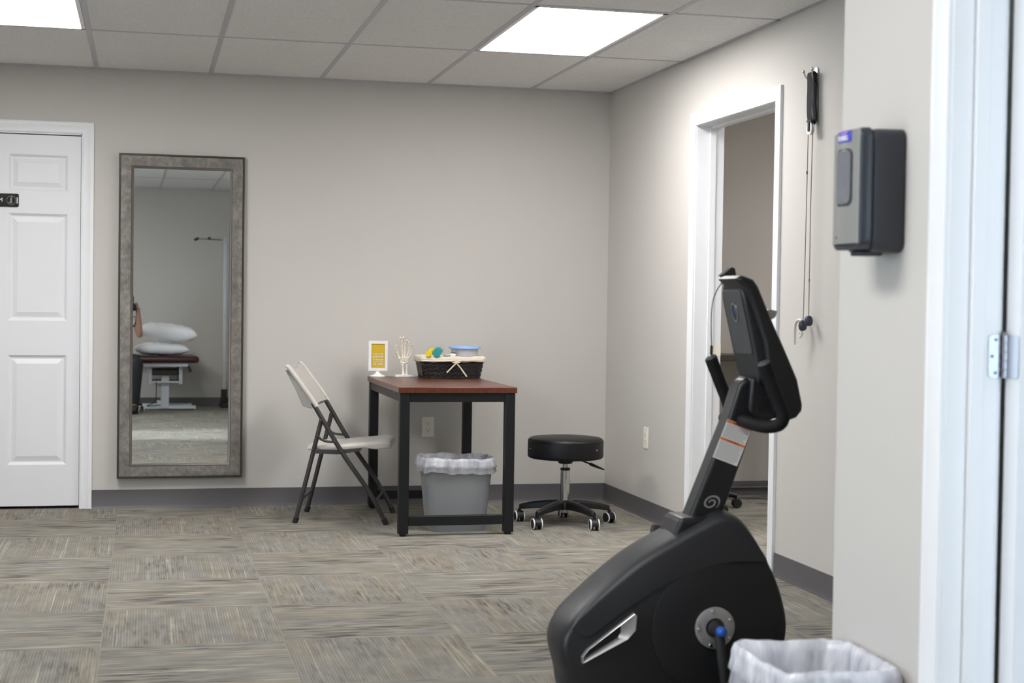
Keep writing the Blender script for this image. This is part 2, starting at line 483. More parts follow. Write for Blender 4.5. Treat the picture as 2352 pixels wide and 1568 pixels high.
# dropped ceiling
S = 0.6096; GX = -0.4962; GY = -1.2703
lights = [(GX - .5 * S, GY - S), (GX - 4.5 * S, GY - S)]
lights2 = [(GX - 3.5 * S, -5.75), (GX - 6.5 * S, -5.75 - 4 * S)]  # the second, in the front corner, is added as fill light
def ceiling(name, x0, x1, y0, y1, z, ls, gy):
    t = MB(); g = MB(); hw = 0.012
    t.box(x0, x1, y0, y1, z + .09, z + .14)
    xs = sorted([GX - k * S for k in range(-8, 14) if x0 < GX - k * S < x1] + [x0, x1])
    ys = sorted([gy - 2 * k * S for k in range(-4, 9) if y0 < gy - 2 * k * S < y1] + [y0, y1])
    for i in range(len(xs) - 1):
        for j in range(len(ys) - 1):
            cx, cy = (xs[i] + xs[i + 1]) / 2, (ys[j] + ys[j + 1]) / 2
            if any(abs(cx - lx) < .2 and abs(cy - ly) < .3 for lx, ly in ls): continue
            ym = ys[j] + S if abs(ys[j + 1] - ys[j]) > 1.0 else None
            if y1 == 0 and j == len(ys) - 2: ym = -S * 1.03
            ends = [ys[j], ym, ys[j + 1]] if ym and ys[j] < ym < ys[j + 1] else [ys[j], ys[j + 1]]
            for k in range(len(ends) - 1):
                t.box(xs[i] + .001, xs[i + 1] - .001, ends[k] + .0012, ends[k + 1] - .0012, z, z + .016)
            t.box(xs[i], xs[i + 1], ys[j], ys[j + 1], z + .0165, z + .02)
    for x in xs[1:-1]: g.box(x - hw, x + hw, y0, y1, z - .0025, z + .03)
    for y in ys[1:-1]:
        g.box(x0, x1, y - hw, y + hw, z - .002, z + .03)
    # wall angle
    g.box(x0, x1, y1 - .02, y1, z - .002, z + .03); g.box(x0, x1, y0, y0 + .02, z - .002, z + .03)
    g.box(x0, x0 + .02, y0, y1, z - .002, z + .03); g.box(x1 - .02, x1, y0, y1, z - .002, z + .03)
    struct(t, name, TILE)
    return g
g1 = ceiling('ceiling', XL, 0, YSTEP, 0, H, lights, GY)
struct(g1, 'trim_1', GRIDM)
g2 = ceiling('ceiling_front', XL, XE, YF, YSTEP - .05, H2, lights2, -5.75 + S)
struct(g2, 'trim_2', GRIDM)
b = MB(); b.box(XL, 0, YSTEP - .05, YSTEP, H - .002, 2.8)
struct(b, 'trim_3', WALL)
struct(MB().box(XE, 0.0, -5.38, YSTEP - .05, H, H + .1), 'ceiling_alcove', TILE)
struct(MB().box(.13, 3.55, -4.2, 0, 2.41, 2.5), 'ceiling_side_room', TILE)
struct(MB().box(XE + .115, 3.55, YF, -5.49, 2.41, 2.5), 'ceiling_entry', TILE)

def ceiling_light(x, y, z, label):
    t = thing('ceiling_light', label, 'ceiling light', (x, y, z), group='flat ceiling light panels')
    hx, hy = S / 2 - .013, S - .013
    f = MB()
    f.box(x - hx, x + hx, y - hy, y - hy + .018, z - .004, z + .03); f.box(x - hx, x + hx, y + hy - .018, y + hy, z - .004, z + .03)
    f.box(x - hx, x - hx + .018, y - hy, y + hy, z - .004, z + .03); f.box(x + hx - .018, x + hx, y - hy, y + hy, z - .004, z + .03)
    f.build('frame', WHITEP, t)
    MB().box(x - hx + .018, x + hx - .018, y - hy + .018, y + hy - .018, z, z + .01).build('diffuser', DIFFUSER, t)
    return t
ceiling_light(*lights[0], H, 'bright flat ceiling light panel above the table and stool, nearer the right wall')
ceiling_light(*lights[1], H, 'bright flat ceiling light panel cut off by the top left corner')
for q, n in zip(lights2, ('flat ceiling light panel in the higher ceiling before the tall window, out of frame', 'added fill light panel in the far front corner of the higher ceiling, out of frame')):
    ceiling_light(*q, H2, n)
ceiling_light(.95, -2.8, 2.41, 'added fill light panel in the side room, unseen, nearer the open doorway')  # this panel and the next are added, unseen, to brighten the side room
ceiling_light(2.1, -1.4, 2.41, 'added fill light panel in the side room, unseen, farther from the open doorway')
ceiling_light(-0.2, -7.6, 2.41, 'flat ceiling light panel beyond the near white door')

# vinyl cove base
def cove(x, y, z):  # profile out of the wall
    return
def base_x(x0, x1, y, sgn, name):      # along x, sgn = direction out of the wall
    pr = [(0, 0), (0.013, 0), (0.010, .006), (.005, .016), (.004, .1), (0, .101)]
    struct(MB().prism([(y + sgn * d, h) for d, h in pr], x0, x1, YZ), name, BASEB)
def base_y(y0, y1, x, sgn, name):
    pr = [(0, 0), (0.013, 0), (0.010, .006), (.005, .016), (.004, .1), (0, .101)]
    struct(MB().prism([(x + sgn * d, h) for d, h in pr], y0, y1, XZ), name, BASEB)
base_x(-2.946, 0, 0, -1, 'baseboard_back')
base_x(.13, 3.55, 0, -1, 'baseboard_side_room')
base_y(-1.413, 0, 0, -1, 'baseboard_right'); base_y(-5.37, -2.534, 0, -1, 'baseboard_right_near')
base_x(XL, XE, YF, 1, 'baseboard_front')
base_y(-5.80, -5.375, XE, -1, 'baseboard_entry'); base_y(YF, -4.8, XL, 1, 'baseboard_left')

# casing built as three mitred boards; profile = (distance from opening, height off wall)
CP = [(0, 0), (0, .010), (.006, .012), (.012, .010), (.018, .0105), (.040, .015), (.044, .017), (.052, .017), (.062, .013), (.062, 0)]
def casing(a0, a1, ztop, fn):
    """opening a0..a1 along the wall, fn(a, out, z)"""
    mb = MB(); rings = []
    for d, h in CP: pass
    path = [(a0, 0.0, -1, 0), (a0, ztop, -1, 1), (a1, ztop, 1, 1), (a1, 0.0, 1, 0)]
    rings = [[Vector(fn(a + sx * d, h, z + sz * d)) for d, h in CP] for a, z, sx, sz in path]
    mb.loft(rings); return mb

# ---- door_1: white six panel door in the back wall
d1 = bpy.data.objects.new('door_1', None); COL.objects.link(d1); d1['kind'] = 'structure'
d1.location = (-3.467, 0, 0)
casing(-3.93, -3.008, 2.052, lambda a, o, z: (a, -o, z)).build('casing', TRIMW, d1, ang=25)
b = MB(); b.box(-3.945, -3.925, -.001, .12, 0, 2.07); b.box(-3.013, -2.99, -.001, .12, 0, 2.07); b.box(-3.945, -2.99, -.001, .12, 2.045, 2.07)
b.build('jamb', TRIMW, d1)
def panel_door(x0, x1, z0, z1, y, panels):
    """a slab whose front face (towards -y) has recessed, raised-field panels"""
    mb = MB(); fl = MB()
    bm = mb.bm
    xs = sorted({x0, x1} | {p[0] for p in panels} | {p[1] for p in panels})
    zs = sorted({z0, z1} | {p[2] for p in panels} | {p[3] for p in panels})
    for i in range(len(xs) - 1):
        for j in range(len(zs) - 1):
            if any(abs(p[0] - xs[i]) < 1e-6 and abs(p[2] - zs[j]) < 1e-6 and abs(p[1] - xs[i + 1]) < 1e-6 for p in panels): continue
            if any(p[0] - 1e-6 <= xs[i] and xs[i + 1] <= p[1] + 1e-6 and p[2] - 1e-6 <= zs[j] and zs[j + 1] <= p[3] + 1e-6 for p in panels): continue
            mb._faces([(xs[i], y, zs[j]), (xs[i + 1], y, zs[j]), (xs[i + 1], y, zs[j + 1]), (xs[i], y, zs[j + 1])], [(0, 1, 2, 3)])
    for a, b_, c, d in panels:
        steps = [(0, 0), (.014, .012), (.021, .012), (.047, .003)]
        rings = [[(a + e, y + h, c + e), (b_ - e, y + h, c + e), (b_ - e, y + h, d - e), (a + e, y + h, d - e)] for e, h in steps]
        mb.loft(rings, caps=False)
        e, h = steps[-1]
        mb._faces([rings[-1][k] for k in range(4)], [(0, 1, 2, 3)])
    # edges and rear
    v = [(x0, y, z0), (x1, y, z0), (x1, y, z1), (x0, y, z1), (x0, y + .035, z0), (x1, y + .035, z0), (x1, y + .035, z1), (x0, y + .035, z1)]
    mb._faces(v, [(0, 1, 5, 4), (1, 2, 6, 5), (2, 3, 7, 6), (3, 0, 4, 7), (4, 5, 6, 7)])
    bmesh.ops.remove_doubles(bm, verts=bm.verts, dist=1e-5)
    return mb
L_, R_ = (-3.849, -3.542), (-3.392, -3.085)
pn = []
for a, b_ in (L_, R_):
    pn += [(a, b_, .242, .842), (a, b_, 1.03, 1.613), (a, b_, 1.736, 1.933)]
panel_door(-3.922, -3.016, .016, 2.04, .018, pn).build('slab', DOORW, d1, ang=15)

# sign on the door
t = thing('door_sign', 'small black room sign with a grey emblem, on the white door', 'sign', (-3.467, .012, 1.68))
MB().prism(rrect(-3.594, -3.339, 1.645, 1.717, .008), .0118, .0175, XZ).build('plate', SIGNBLK, t, bevel=.001)
b = MB()
for r0, r1 in ((.0225, .0245),):
    ra = [[(-3.378 + r * math.cos(2 * PI * k / 32), .0112, 1.681 + r * math.sin(2 * PI * k / 32)) for r in (r0, r1)] for k in range(32)]
    rb = [[(x, .0119, z) for x, _, z in q] for q in ra]
    b.loft([[q[0], q[1], p[1], p[0]] for q, p in zip(ra, rb)], wrap=True)
b.build('emblem_ring', SIGNGRY, t)
b = MB(); b.box(-3.391, -3.373, .0112, .0119, 1.664, 1.672); b.box(-3.384, -3.374, .0112, .0119, 1.672, 1.695); b.ball((-3.376, .0118, 1.700), .004, .001, .004)
b.build('emblem_figure', SIGNGRY, t)
b = MB(); b.box(-3.350, -3.345, .0112, .0119, 1.664, 1.697); b.build('emblem_bar', LABELW, t)
text('RESTROOM', .030, LABELW, t, Matrix.Translation((-3.50, .0112, 1.681)) @ Matrix.Rotation(PI / 2, 4, 'X'))

# ---- door_2: open cased doorway in the right wall
d2 = bpy.data.objects.new('door_2', None); COL.objects.link(d2); d2['kind'] = 'structure'; d2.location = (0, -1.975, 0)
casing(-2.471, -1.477, 2.062, lambda a, o, z: (-o, a, z)).build('casing', TRIMW, d2, ang=25)
casing(-2.471, -1.477, 2.062, lambda a, o, z: (.13 + o, a, z)).build('casing', TRIMW, d2, ang=25)
b = MB(); b.box(-.001, .144, -2.49, -2.47, 0, 2.07); b.box(-.001, .144, -1.48, -1.46, 0, 2.07); b.box(-.001, .144, -2.49, -1.46, 2.06, 2.08)
b.box(.067, .098, -2.47, -2.459, 0, 2.06); b.box(.067, .098, -1.491, -1.48, 0, 2.06); b.box(.067, .098, -2.47, -1.48, 2.049, 2.06)
b.build('jamb', TRIMW, d2, bevel=.0015)
MB().box(.100, .1445, -1.4815, -1.478, .913, .975).build('strike_plate', IVORY, d2, bevel=.001)

# ---- door_3: near doorway with its open leaf, hinge side in the picture
d3 = bpy.data.objects.new('door_3', None); COL.objects.link(d3); d3['kind'] = 'structure'; d3.location = (XE, -6.34, 0)
casing(YD1 - .003, YD0 + .003, 2.065, lambda a, o, z: (XE - o, a, z)).build('casing', TRIMW, d3, ang=25)
casing(YD1 - .003, YD0 + .003, 2.065, lambda a, o, z: (XE + .115 + o, a, z)).build('casing', TRIMW, d3, ang=25)
b = MB(); yj = YD0
b.box(XE - .001, -.962, yj, yj + .02, 0, 2.06); b.box(XE - .001, -.962, YD1 - .02, YD1, 0, 2.06); b.box(XE - .001, -.962, YD1 - .02, yj + .02, 2.045, 2.06)
b.box(-1.032, -1.0, yj - .011, yj, 0, 2.045); b.box(-1.032, -1.0, YD1, YD1 + .011, 0, 2.045)
b.build('jamb', TRIMW, d3, bevel=.002)
ad = math.radians(20)   # the leaf swings into the entry room
hx, hy = -.955, yj - .006
ld = Vector((math.cos(ad), math.sin(ad), 0)); ln = Vector((-math.sin(ad), math.cos(ad), 0))
b = MB(); c = Vector((hx, hy, 0)) + ld * .44 + Vector((0, 0, 1.02)) + ld * .004 - ln * .02
b.obox(c, ld, ln, (0, 0, 1), .44, .018, 1.005); b.build('leaf', DOORW, d3, bevel=.002)
for hz in (1.077, .22, 1.86):
    b = MB()
    b.prism(rrect(-.987, -.949, hz - .0445, hz + .0445, .008), yj - .0022, yj + .0005, XZ)
    pl = Vector((hx, hy, hz))
    poly = rrect(.003, .036, -.0445, .0445, .008)
    fn = lambda u, v, d: tuple(pl - ln * u + Vector((0, 0, v)) + ld * (.0015 + d))
    b.prism(poly, 0, .0035, fn)
    hg = b.build('hinge', STEEL, d3)
    k = MB()
    for q in range(5):
        k.lathe([(.0055, hz - .0445 + q * .0178 + .0006), (.0055, hz - .0445 + (q + 1) * .0178 - .0006)], (hx, hy - .004, 0), n=14)
    k.lathe([(.004, hz + .0445), (.006, hz + .047), (.003, hz + .050)], (hx, hy - .004, 0), n=14)
    k.build('knuckle', STEEL, hg)
    s_ = MB()
    for dx, dz in ((-.971, .034), (-.979, 0), (-.971, -.034)): s_.lathe([(.0033, yj - .0030), (.0033, yj - .002)], (dx, 0, hz + dz), 'y', n=10)
    s_.build('screw', PLPANEL, hg)

# ---- window_1 in the left wall (it lights the carpet strip seen in the mirror)
for wn_, wy0, wy1, wz0 in (('window_1', -6.2, -4.9, .12),):
    w1 = bpy.data.objects.new(wn_, None); COL.objects.link(w1); w1['kind'] = 'structure'; w1.location = (XL, (wy0 + wy1) / 2, wz0)
    b = MB(); x0, x1 = XL - .11, XL - .05
    for y0, y1, z0, z1 in ((wy0, wy0 + .05, wz0, 2.1), (wy1 - .05, wy1, wz0, 2.1), (wy0, wy1, wz0, wz0 + .05), (wy0, wy1, 2.05, 2.1)): b.box(x0, x1, y0, y1, z0, z1)
    b.build('window_frame', TRIMW, w1)
    MB().box(XL - .085, XL - .079, wy0 + .05, wy1 - .05, wz0 + .05, 2.05).build('pane', GLASS, w1)

w2 = bpy.data.objects.new('window_2', None); COL.objects.link(w2); w2['kind'] = 'structure'; w2.location = (.4, YF, .1)
b = MB()
for x0, x1, z0, z1 in ((-.75, -.70, .1, 2.2), (1.5, 1.55, .1, 2.2), (.37, .43, .1, 2.2), (-.75, 1.55, .1, .16), (-.75, 1.55, 2.14, 2.2)): b.box(x0, x1, YF - .11, YF - .05, z0, z1)
b.build('window_frame', TRIMW, w2)
for x0, x1 in ((-.70, .37), (.43, 1.5)): MB().box(x0, x1, YF - .085, YF - .079, .16, 2.14).build('pane', GLASS, w2)

# ------------------------------------------------------------------ wall mirror
MN = Vector((0.0087981, -0.99993511, 0.00723721))   # it hangs a hair off plumb
my = -MN; mx = Vector((0, 0, 1)).cross(MN); mx = -mx if mx.x < 0 else mx; mx.normalize(); mz = mx.cross(my).normalized()
R3 = Matrix((mx, my, mz)).transposed()
t = thing('wall_mirror', 'tall wall mirror in a weathered grey frame, left of the folding chair', 'mirror', (-2.4725, -.044, 1.061), R3.to_euler())
HW, HH = .340, .893
FP = [(0, .030), (0, .004), (.003, 0), (.009, 0), (.011, .004), (.018, .003), (.066, .010), (.068, .008), (.074, .009), (.0815, .015), (.0815, .030)]
FPmain = [(.011, .03), (.011, .004), (.018, .003), (.066, .010), (.067, .03)]
FPout = [(0, .030), (0, .004), (.003, 0), (.009, 0), (.0112, .004), (.0112, .03)]
FPin = [(.0665, .03), (.0665, .009), (.069, .0075), (.074, .009), (.0815, .015), (.0815, .03)]
def mframe(pr):
    mb = MB(); rings = []
    for sx, sz in ((-1, -1), (1, -1), (1, 1), (-1, 1)):
        rings.append([(sx * (HW - d), h, sz * (HH - d)) for d, h in pr])
    return mb.loft(rings, wrap=True, caps=False)
fr = mframe(FPmain).build('frame', FRAMEM, t, world=False, ang=25)
mframe(FPout).build('outer_lip', mat('dark gunmetal lip', (72, 69, 66), 0.35, 0.5), fr, world=False, ang=25)
mframe(FPin).build('inner_lip', mat('pewter lip', (120, 114, 110), 0.3, 0.7), fr, world=False, ang=25)
MB().box(-HW + .08, HW - .08, .014, .020, -HH + .08, HH - .08).build('glass', MIRROR, t, world=False)
MB().box(-HW + .02, HW - .02, .022, .029, -HH + .02, HH - .02).build('backing', DARKW, t, world=False)

# ------------------------------------------------------------------ wall outlets
def outlet(label, o, ux, out):
    """plate centred at o; ux = direction along the wall, out = off the wall"""
    t = thing('wall_outlet', label, 'outlet', o, group=None)
    o = Vector(o); ux = Vector(ux); out = Vector(out)
    fn = lambda u, v, d: tuple(o + ux * u + Vector((0, 0, v)) + out * d)
    MB().prism(rrect(-.0355, .0355, -.058, .058, .004), .0, .005, fn).build('cover_plate', IVORY, t, bevel=.0015)
    for s in (-1, 1):
        r = MB(); pts = []
        for k in range(28):
            a = 2 * PI * k / 28
            pts.append((.0172 * math.cos(a), max(-.0135, min(.0135, .0172 * math.sin(a))) + s * .0195))
        rc = r.prism(pts, .004, .0068, fn).build('receptacle', IVORY, t)
        h = MB()
        h.prism(rrect(-.0075, -.0055, s * .0195 - .001, s * .0195 + .007, .0005, 2), .0062, .0072, fn)
        h.prism(rrect(.0055, .0075, s * .0195 - .001, s * .0195 + .006, .0005, 2), .0062, .0072, fn)
        h.prism([(.0028 * math.cos(2 * PI * k / 12), s * .0195 - .0085 + .0028 * math.sin(2 * PI * k / 12)) for k in range(12)], .0062, .0072, fn)
        h.build('slots', RUBBER, rc)
    MB().prism([(.0025 * math.cos(2 * PI * k / 12), .0025 * math.sin(2 * PI * k / 12)) for k in range(12)], .005, .0065, fn).build('screw', IVORY, t)
    return t
outlet('ivory wall outlet seen under the cherry topped table', (-1.071, 0, .4405), (1, 0, 0), (0, -1, 0))
outlet('ivory wall outlet on the right wall above the stool', (0, -.766, .440), (0, -1, 0), (-1, 0, 0))

# ------------------------------------------------------------------ table
t = thing('side_table', 'narrow table with cherry top and black square metal legs', 'table', (-1.145, -.69, 0))
X0, X1, Y0, Y1 = -1.448, -.846, -1.245, -.15
MB().box(X0, X1, Y0, Y1, .713, .741).build('tabletop', TOPM, t, bevel=.002)
lx = ((X0 + .008, X0 + .058), (X1 - .058, X1 - .008)); ly = ((Y0 + .006, Y0 + .052), (Y1 - .052, Y1 - .006))
for a in lx:
    for q in ly:
        l = MB().box(a[0], a[1], q[0], q[1], .012, .713).build('leg', BLACKM, t, bevel=.003)
        MB().lathe([(.014, 0), (.016, .004), (.016, .012)], ((a[0] + a[1]) / 2, (q[0] + q[1]) / 2, 0)).build('foot', RUBBER, l)
for q in ly: MB().box(lx[0][1], lx[1][0], q[0] + .004, q[1] - .004, .668, .713).build('apron', BLACKM, t, bevel=.002)
for a in lx: MB().box(a[0] + .004, a[1] - .004, ly[0][1], ly[1][0], .668, .713).build('apron', BLACKM, t, bevel=.002)
MB().box(lx[0][1], lx[1][0], ly[0][0] + .004, ly[0][1] - .004, .052, .099).build('stretcher', BLACKM, t, bevel=.002)
MB().box(lx[0][1], lx[1][0], ly[1][0] + .004, ly[1][1] - .004, .052, .099).build('stretcher', BLACKM, t, bevel=.002)

# ------------------------------------------------------------------ sign frame on the table
SY = -.200; sx = -1.398; TZ = .741
t = thing('tabletop_sign', 'small white pedestal frame holding a yellow motto card', 'sign', (sx, SY, TZ))
MB().lathe([(.0, 0), (.043, 0), (.044, .003), (.040, .006), (.025, .012), (.014, .020), (.009, .030), (.008, .040), (0, .040)], (sx, SY, TZ), caps=False).build('pedestal', WHITEP, t)
fz0, fz1 = TZ + .033, TZ + .200
b = MB()
for x0, x1, z0, z1 in ((-.0535, .0535, fz0, fz0 + .0155), (-.0535, .0535, fz1 - .0155, fz1), (-.0535, -.038, fz0 + .0155, fz1 - .0155), (.038, .0535, fz0 + .0155, fz1 - .0155)):
    b.box(sx + x0, sx + x1, SY - .012, SY + .012, z0, z1)
b.build('frame', WHITEP, t)
MB().box(sx - .039, sx + .039, SY - .006, SY + .004, fz0 + .014, fz1 - .014).build('card', YELLOWP, t)
rows = [('THERE IS NO', .0098, .1265, 1), ('ELEVATOR', .0150, .1115, 1), ('TO SUCCESS', .0117, .0950, 1), ('YOU HAVE TO TAKE', .0068, .0825, 1), ('THE STAIRS', .0118, .0700, 1)]
for s_, sz, zz, _ in rows:
    o = text(s_, sz, LABELW, t, Matrix.Translation((sx, SY - .0066, TZ + zz)) @ Matrix.Rotation(PI / 2, 4, 'X'), bold=.0002)
    wdt = max(v.co.x for v in o.data.vertices) - min(v.co.x for v in o.data.vertices)
    k = .060 / wdt
    for v in o.data.vertices: v.co.x *= k

# ------------------------------------------------------------------ skeleton hand model
hx_, hy_ = -1.247, -.235
t = thing('skeleton_hand', 'small ivory skeleton hand model on a white base', 'anatomy model', (hx_, hy_, TZ))
MB().box(hx_ - .060, hx_ + .058, hy_ - .030, hy_ + .030, TZ, TZ + .013).build('base', WHITEP, t, bevel=.002)
def hp(px, py, dy=0): return Vector((hx_ + (px - 640) / 2390.0, hy_ + dy, TZ + .010 + (648 - py) / 2390.0))
def bone(mb, a, b, r):
    a, b = Vector(a), Vector(b)
    mb.tube([a, a + (b - a) * .08, a + (b - a) * .22, a + (b - a) * .5, a + (b - a) * .8, a + (b - a) * .93, b], [r * .8, r * 1.45, r * 1.15, r * .88, r * 1.05, r * 1.35, r * .7], 10)
b = MB(); bone(b, hp(614, 660), hp(602, 495), .0075); b.build('radius', BONE, t)
b = MB(); bone(b, hp(658, 660), hp(660, 500), .0060); b.build('ulna', BONE, t)
b = MB()
for px, py, r in ((588, 478, .0085), (612, 484, .0095), (640, 484, .0090), (660, 474, .0070), (580, 452, .0075), (604, 448, .0080), (630, 450, .0085), (655, 450, .0080)):
    b.ball(hp(px, py), r, r * .9, r * .75, 10, 7)
b.build('carpals', BONE, t)
for ch, r in (([(562, 432), (520, 345), (506, 290), (508, 246)], .0062), ([(600, 432), (592, 330), (582, 262), (566, 188), (556, 140)], .0058), ([(626, 434), (630, 300), (622, 215), (608, 165), (594, 134)], .0058),
              ([(648, 436), (682, 325), (684, 255), (664, 205), (640, 176)], .0054), ([(662, 440), (708, 365), (716, 300), (720, 262), (717, 228)], .0048)):
    b = MB()
    for k in range(len(ch) - 1):
        f = 1 - .13 * k
        bone(b, hp(*ch[k], dy=-.002 * k * k), hp(*ch[k + 1], dy=-.002 * (k + 1) ** 2), r * f)
    b.build('finger', BONE, t)

# ------------------------------------------------------------------ wicker basket with its contents
bx, by = -1.0075, -.29
t = thing('wicker_basket', 'black wicker basket with a cream linen liner and bow, on the table', 'basket', (bx, by, TZ))
def ring_rect(hx, hy, r, z, n=10):
    return [(bx + u, by + v, z) for u, v in rrect(-hx, hx, -hy, hy, r, n)]
b = MB()
rows_ = 15
nA = None
def basket_pt(k, z):
    f = z / .108
    return .158 + .018 * f, .098 + .016 * f
poly = rrect(-1, 1, -1, 1, .2, 6)
def per(hx, hy, r=.028, step=.006):
    pts = rrect(-hx, hx, -hy, hy, r, 8); out = []
    for i in range(len(pts)):
        a = Vector(pts[i] + (0,)); c = Vector(pts[(i + 1) % len(pts)] + (0,)); n = max(1, int((c - a).length / step))
        for k in range(n): out.append(a + (c - a) * (k / n))
    return out
for k in range(rows_):
    z = TZ + .005 + k * .0072
    hx, hy = basket_pt(0, z - TZ)
    P = per(hx, hy); n = len(P); pts = []
    for i, p in enumerate(P):
        q = p.normalized()
        off = .0032 * math.sin(i * 2 * PI / 7.0 + (PI if k % 2 else 0))
        pts.append((bx + p.x + q.x * off, by + p.y + q.y * off, z))
    rings = []
    m = len(pts)
    for i in range(m):
        a = Vector(pts[i]); d = (Vector(pts[(i + 1) % m]) - Vector(pts[i - 1])).normalized(); x = d.cross(Vector((0, 0, 1))).normalized()
        rings.append([a + x * (.0036 * math.cos(2 * PI * j / 8)) + Vector((0, 0, .0042 * math.sin(2 * PI * j / 8))) for j in range(8)])
    b.loft(rings, wrap=True, caps=False)
wv = b.build('woven_body', WICKER, t)
b = MB()
P = per(.160, .100, .028, .021)
for p in P:
    f = (.176 / .158)
    b.tube([(bx + p.x * .985, by + p.y * .985, TZ + .002), (bx + p.x * 1.10, by + p.y * 1.135, TZ + .108)], .003, 6)
b.build('stake', WICKER, wv)
MB().loft([ring_rect(.155, .095, .026, TZ), ring_rect(.155, .095, .026, TZ + .006)]).build('bottom', WICKER, t)
# liner: folded over the rim, wavy lower edge
def liner_ring(e, z, wav=0.0, ph=0.0):
    hx, hy = .176 + e, .114 + e; out = []
    P = per(hx, hy, .032, .008)
    for i, p in enumerate(P):
        out.append((bx + p.x, by + p.y, TZ + z + wav * (math.sin(i * .33 + ph) + .6 * math.sin(i * .81 + 1))))
    return out
rs = []
base_n = len(per(.176, .114, .032, .008))
def resamp(r, n):
    m = len(r); out = []
    for k in range(n):
        f = k * m / n; i = int(f); a = Vector(r[i % m]); c = Vector(r[(i + 1) % m]); out.append(a + (c - a) * (f - i))
    return out
for e, z, wv_ in ((-.030, .02, 0), (-.014, .08, .0005), (-.006, .112, .0008), (.002, .121, .0018), (.008, .122, .0018), (.011, .112, .0016), (.010, .104, .0012), (.0095, .1025, .001), (.012, .099, .0012), (.0105, .0925, .0016)):
    rs.append(resamp(liner_ring(e, z, wv_), 150))
MB().loft(rs, caps=False).build('liner', LINEN, t, solid=.0015, ang=80)
b = MB(); fy = by - .128
kx = bx + .012
b.tube(smooth([(bx - .17, fy + .004, TZ + .098), (bx - .09, fy, TZ + .0965), (kx - .018, fy - .002, TZ + .098)], 5), .0022, 8)
b.tube(smooth([(bx + .17, fy + .004, TZ + .104), (bx + .09, fy, TZ + .102), (kx + .01, fy - .002, TZ + .100)], 5), .0022, 8)
b.build('drawstring', LINEN, t)
b = MB()
def ribbon(mb, pts, wd):
    pts = smooth(pts, 6); ra = []
    for i, p in enumerate(pts):
        d = (pts[min(i + 1, len(pts) - 1)] - pts[max(i - 1, 0)]).normalized(); x = d.cross(Vector((0, -1, 0))).normalized()
        ra.append([p + x * wd, p + Vector((0, -.0016, 0)), p - x * wd, p + Vector((0, .0016, 0))])
    mb.loft(ra)
ribbon(b, [(kx - .020, fy - .006, TZ + .106), (kx, fy - .010, TZ + .088), (kx + .025, fy - .008, TZ + .060), (kx + .062, fy - .004, TZ + .012)], .0038)
ribbon(b, [(kx + .022, fy - .006, TZ + .098), (kx, fy - .010, TZ + .086), (kx - .025, fy - .008, TZ + .062), (kx - .052, fy - .006, TZ + .034)], .0038)
for s_ in (-1, 1):
    b.tube(smooth([(kx, fy - .008, TZ + .090), (kx + s_ * .014, fy - .012, TZ + .101), (kx + s_ * .026, fy - .010, TZ + .099), (kx + s_ * .016, fy - .010, TZ + .090), (kx, fy - .008, TZ + .089)], 5), .003, 8)
b.ball((kx, fy - .011, TZ + .089), .006, .005, .006)
b.build('bow', LINEN, t)

def putty(name, label, cat, a, bb, r, m1):
    a, bb = Vector(a), Vector(bb); t = thing(name, label, cat, a)
    d = (bb - a).normalized()
    MB().tube([a, a + d * .002, a + d * .016], [r * .95, r, r], 28).build('cap', m1, t)
    MB().tube([a + d * .016, a + d * .017, bb], [r * .94, r * .94, r * .94], 28).build('barrel', PALETEAL if m1 is TEAL else m1, t)
    if m1 is TEAL:
        p = MB()
        for q in range(9):
            s0 = .022 + q * .008; p.tube([a + d * s0, a + d * (s0 + .004)], [r * .955, r * .955], 28, caps=False)
        p.build('printed_bands', TEAL, t)
Z0 = TZ + .122
putty('massage_roller', 'yellow capped tube lying on the basket rim', 'tube', (-1.1495, -.425, TZ + .1385), (-1.101, -.26, TZ + .150), .0180, YEL)
putty('massage_roller', 'teal capped tube with printed barrel lying on the basket rim', 'tube', (-1.105, -.425, TZ + .1435), (-1.055, -.24, TZ + .156), .0235, TEAL)
t = thing('food_container', 'round clear plastic tub with a blue lid standing in the basket', 'container', (-.917, -.29, TZ + .085))
cx, cy = -.920, -.285
MB().lathe([(.055, TZ + .075), (.067, TZ + .079), (.078, TZ + .165), (.078, TZ + .168), (.076, TZ + .168), (.065, TZ + .081)], (cx, cy, 0), n=40, caps=False).build('tub', CLEARP, t)
MB().lathe([(.0, TZ + .172), (.070, TZ + .172), (.073, TZ + .176), (.087, TZ + .176), (.090, TZ + .172), (.090, TZ + .164), (.086, TZ + .163), (.079, TZ + .167), (0, TZ + .168)], (cx, cy, 0), n=48, caps=False).build('lid', BLUELID, t)
t = thing('paper_clip', 'small pink clip lying inside the blue lidded tub', 'clip', (-.925, -.33, TZ + .118))
MB().tube(smooth([(-.935, -.352, TZ + .112), (-.930, -.354, TZ + .121), (-.918, -.353, TZ + .122), (-.914, -.352, TZ + .113)], 6), .002, 8).build('clip', PINK, t)
t = tag(MB().grid(lambda u, v: (-1.075 + .066 * u, -.395 + .05 * v, TZ + .118 + .014 * math.sin(PI * u) * math.sin(PI * min(1, v + .35)) + .003 * math.sin(9 * u + 4 * v)), 16, 10).build('plastic_bag', PAPERW, None, solid=.004), 'crumpled translucent packet between the teal tube and the tub', 'packet')
t = thing('small_carton', 'small white carton with a dark top edge beside the blue lidded tub', 'box', (-1.0, -.37, TZ + .125))
b = MB(); b.obox((-1.002, -.37, TZ + .128), (1, -.25, -.08), (.25, 1, 0), (.08, 0, 1), .014, .02, .012); b.build('body', WHITEP, t)
b = MB(); b.obox((-1.001, -.37, TZ + .1415), (1, -.25, -.08), (.25, 1, 0), (.08, 0, 1), .0145, .0205, .0018); b.build('top_flap', HANDLEM, t)
